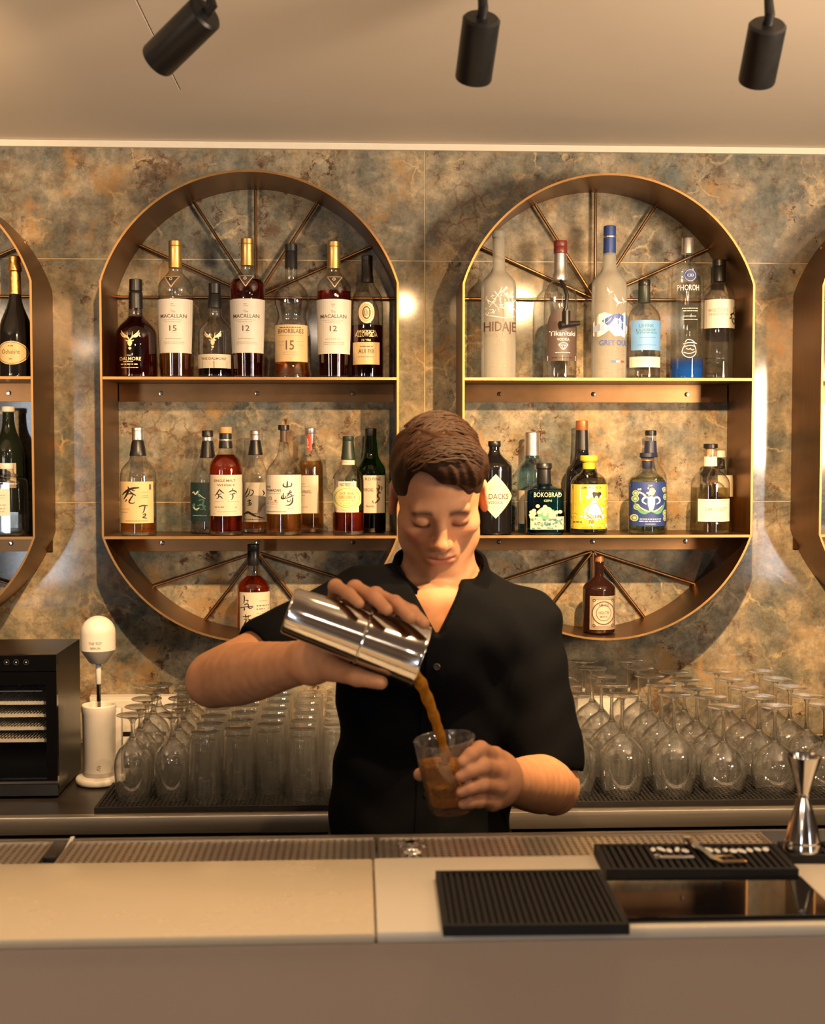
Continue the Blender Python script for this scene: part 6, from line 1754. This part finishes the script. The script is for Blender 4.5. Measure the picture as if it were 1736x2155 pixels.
# hair
def hair():
    f = Field((-.12, -.15, -.12), (.12, .15, .19), .0021)
    f.ell((0, .020, .040), (.0815, .103, .086), k=.02)
    f.ell((.012, -.050, .092), (.066, .050, .032), k=.03)
    f.ell((.038, -.062, .076), (.040, .034, .026), k=.02)
    f.ell((0, .07, -.02), (.068, .052, .06), k=.03)
    X = (f.lo[0] + f.vox * np.arange(f.n[0]))[:, None, None]; Y = (f.lo[1] + f.vox * np.arange(f.n[1]))[None, :, None]; Z = (f.lo[2] + f.vox * np.arange(f.n[2]))[None, None, :]
    # locks combed from the part on one side over to the other and back
    ph = 95 * (Y * .9 + .25 * Z) + 5 * np.sin(28 * X + 9 * Y) + 30 * X
    f.D += ((.0019 * np.sin(ph) + .0014 * np.sin(2.3 * ph + 14 * X + 2) + .0012 * np.sin(60 * X + 50 * Y)) * np.clip((Z - .03) / .05, 0.15, 1)).astype(np.float32)
    # face and temples cut out along the hairline
    f.ell((-.006, -.088, -.010), (.060, .062, .080), k=.008, sub=True)
    f.ell((-.030, -.085, .045), (.030, .040, .044), k=.008, sub=True)
    f.ell((.022, -.098, .030), (.034, .034, .040), k=.008, sub=True)
    for s in (-1, 1):
        f.ell((s * .078, -.045, -.075), (.05, .055, .055), k=.006, sub=True)
        f.ell((s * .086, .014, -.018), (.018, .026, .040), k=.005, sub=True)
    f.ell((0, -.03, -.12), (.10, .09, .07), k=.01, sub=True)
    return f.skin()
Vh, Fh = hair()
Vh = relax(Vh, Fh, 1, .3)
hl = Vh.copy()
def hair_mat():
    m, nt, out = new_mat('brown hair')
    b = N(nt, 'BsdfPrincipled'); tc = N(nt, 'TexCoord'); mp = N(nt, 'Mapping'); mp.inputs['Scale'].default_value = (22, 150, 120); mp.inputs['Rotation'].default_value = (0, 0, .3)
    nt.links.new(tc.outputs['Object'], mp.inputs[0]); n = N(nt, 'TexNoise'); setin(n, Scale=1.6, Detail=5.0, Roughness=.65); nt.links.new(mp.outputs[0], n.inputs['Vector'])
    r = N(nt, 'ValToRGB'); r.color_ramp.elements[0].position = .32; r.color_ramp.elements[1].position = .70
    r.color_ramp.elements[0].color = (.016, .008, .0045, 1); r.color_ramp.elements[1].color = (.044, .020, .0100, 1); nt.links.new(n.outputs['Fac'], r.inputs[0])
    nt.links.new(r.outputs[0], b.inputs['Base Color']); setin(b, Roughness=.5); b.inputs['Anisotropic'].default_value = .5; b.inputs['Specular IOR Level'].default_value = .14
    bp = N(nt, 'Bump'); setin(bp, Strength=.5, Distance=.002); nt.links.new(n.outputs['Fac'], bp.inputs['Height']); nt.links.new(bp.outputs[0], b.inputs['Normal'])
    nt.links.new(b.outputs[0], out.inputs[0]); return m
M['hair'] = hair_mat()
ho = np_mesh('hair', Vh, Fh, M['hair'], pr_)
ho.matrix_world = Matrix.Translation(HC) @ Matrix(HR.tolist()).to_4x4() @ Matrix.Scale(HS, 4)
# loose locks along the top and the fringe
r = random.Random(21); lk = MB()
for i in range(230):
    yy = r.uniform(-.085, .085); x0 = r.uniform(-.055, -.025); ln = min(r.uniform(.07, .13), .070 - x0)
    pts = []; n = 7
    for k in range(n):
        t = k / (n - 1); xx = x0 + ln * t; yq = yy + .030 * t * (1 if yy > -.03 else -.25) + .006 * math.sin(5 * t + i)
        q = max(0.0, 1 - (xx / .086) ** 2 - ((yq - .02) / .108) ** 2); zz = .040 + .087 * math.sqrt(q)
        if yq < -.02: zz = max(zz, .092 + .033 * math.sqrt(max(0, 1 - ((xx - .012) / .070) ** 2 - ((yq + .05) / .054) ** 2)) - .0)
        pts.append((xx, yq, zz + .0012 + .004 * math.sin(PI * t) * r.random()))
    w0 = r.uniform(.0009, .0018)
    lk.tube(pts, [w0 * (.35 + .65 * math.sin(PI * (.12 + .8 * k / (n - 1)))) for k in range(n)], 5)
lo_ = lk.build('hair_locks', M['hair'], pr_); lo_['kind'] = 'stuff'
lo_.matrix_world = ho.matrix_world.copy()

# ------------------------------------------------------------------ shaker, glass, pour
ax_ = (S1_ - S0); SLn = ax_.length
q = ax_.to_track_quat('Z', 'Y').to_matrix().to_4x4()
sh = empty('cocktail_shaker', tuple(S0), 'polished steel shaker tin tipped over in the bartender\'s hand', 'shaker')
k = SLn
MB().lathe(chaikin([(.001, .002), (.026, .0), (.0295, .001), (.0305, .005), (.034, k * .5), (.0395, k - .003)], 1) + [(.0405, k), (.0400, k + .0012), (.0388, k)] + [(.0388, k - .004), (.0332, k * .5), (.029, .008), (.001, .006)], 56, q, cap0=False, cap1=False).build('tin', M['polished'], sh, angle=50)
MB().lathe([(.0352, k * .56), (.0361, k * .565), (.0364, k * .575), (.0359, k * .58)], 56, q, False, False).build('ridge', M['polished'], sh)

gx = (GB - GT)
up = (GT - GB).normalized(); H_ = gx.length
qg = up.to_track_quat('Z', 'Y').to_matrix().to_4x4() @ Matrix.Rotation(.2, 4, 'Z')
gl = empty('rocks_glass', tuple(GB), 'rocks glass half full of amber drink in the bartender\'s hand', 'glass')
rt_, rb_ = .0415, .0300
rg = lambda z: rb_ + (rt_ - rb_) * (z / H_) ** .85
wall = [(.001, .0006), (rb_ * .94, 0), (rb_, .003), (rg(.012), .012)] + [(rg(H_ * t / 8), H_ * t / 8) for t in range(2, 9)]
wall += [(rt_ - .0007, H_ + .0006), (rt_ - .0014, H_)] + [(rg(H_ * t / 8) - .0014, H_ * t / 8) for t in range(7, 1, -1)] + [(rg(.0125) - .0016, .0125), (.001, .0118)]
MB().lathe(wall, 56, qg, cap0=False, cap1=False).build('glass_wall', M['stemware'], gl, angle=50)
# the drink's surface stays level although the glass leans
lv = Vector(J(940, 1606, 1.66)).z - GB.z
inv = Matrix(qg).to_3x3().inverted(); dn = MB(); n = 48; rowsz = [.0128, .03, .05, None]; vs = []
for j, zz in enumerate(rowsz):
    for i in range(n):
        a = 2 * PI * i / n; c, s_ = math.cos(a), math.sin(a)
        if zz is None:
            zc_ = .06
            for _ in range(6):
                p = qg @ Vector((c * (rg(zc_) - .0018), s_ * (rg(zc_) - .0018), zc_)); zc_ += (lv - p.z)
            vs.append(p)
        else: vs.append(qg @ Vector((c * (rg(zz) - .0018), s_ * (rg(zz) - .0018), zz)))
fs = [(j * n + i, j * n + (i + 1) % n, (j + 1) * n + (i + 1) % n, (j + 1) * n + i) for j in range(3) for i in range(n)] + [tuple(range(n - 1, -1, -1)), tuple(3 * n + i for i in range(n))]
M['drink'] = cloudy('amber drink', (0.98, 0.44, 0.035), (0.99, 0.76, 0.30), .32)
dn.add(vs, fs).build('drink', M['drink'], gl, angle=50)
ip = Vector(J(926, 1632, 1.655))
ic = empty('ice_cube', tuple(ip), 'clear ice cube in the amber drink of the rocks glass', 'ice')
MB().box(-.013, .013, -.013, .013, -.013, .013, Matrix.Rotation(.5, 4, 'Z') @ Matrix.Rotation(.35, 4, 'X'), bev=.003).build('ice_block', M['thick'], ic)
# pour
ps = [J(868, 1418, 1.592), J(884, 1436, 1.600), J(900, 1472, 1.618), J(916, 1515, 1.634), J(930, 1560, 1.646), J(940, 1604, 1.654)]
sm_p = chaikin([tuple(p) for p in ps], 0)
pt = []
for i in range(len(ps) - 1):
    for t in np.linspace(0, 1, 8, endpoint=False):
        p0, p1, p2, p3 = ps[max(0, i - 1)], ps[i], ps[i + 1], ps[min(len(ps) - 1, i + 2)]
        pt.append(.5 * ((2 * p1) + (-p0 + p2) * t + (2 * p0 - 5 * p1 + 4 * p2 - p3) * t ** 2 + (-p0 + 3 * p1 - 3 * p2 + p3) * t ** 3))
pt.append(ps[-1])
po = MB(); nP = len(pt)
M['pour'] = cloudy('pouring drink', (1.0, 0.52, 0.07), (0.99, 0.80, 0.36), .40)
for off, rr in (((0, 0), .0075), ((.0038, -.003), .0042), ((-.0036, -.002), .0040)):
    po.tube([Vector(p) + Vector((off[0] * math.cos(.35 * i), off[1] * math.sin(.3 * i + 1), 0)) for i, p in enumerate(pt)], [rr * (1.15 - .5 * i / nP) * (1 + .12 * math.sin(.9 * i + 40 * off[0])) for i in range(nP)], 14)
st = po.build('liquor_stream', M['pour'], None, angle=60)
tag(st, 'thin amber stream of drink falling from the shaker into the rocks glass', 'drink', kind='stuff')
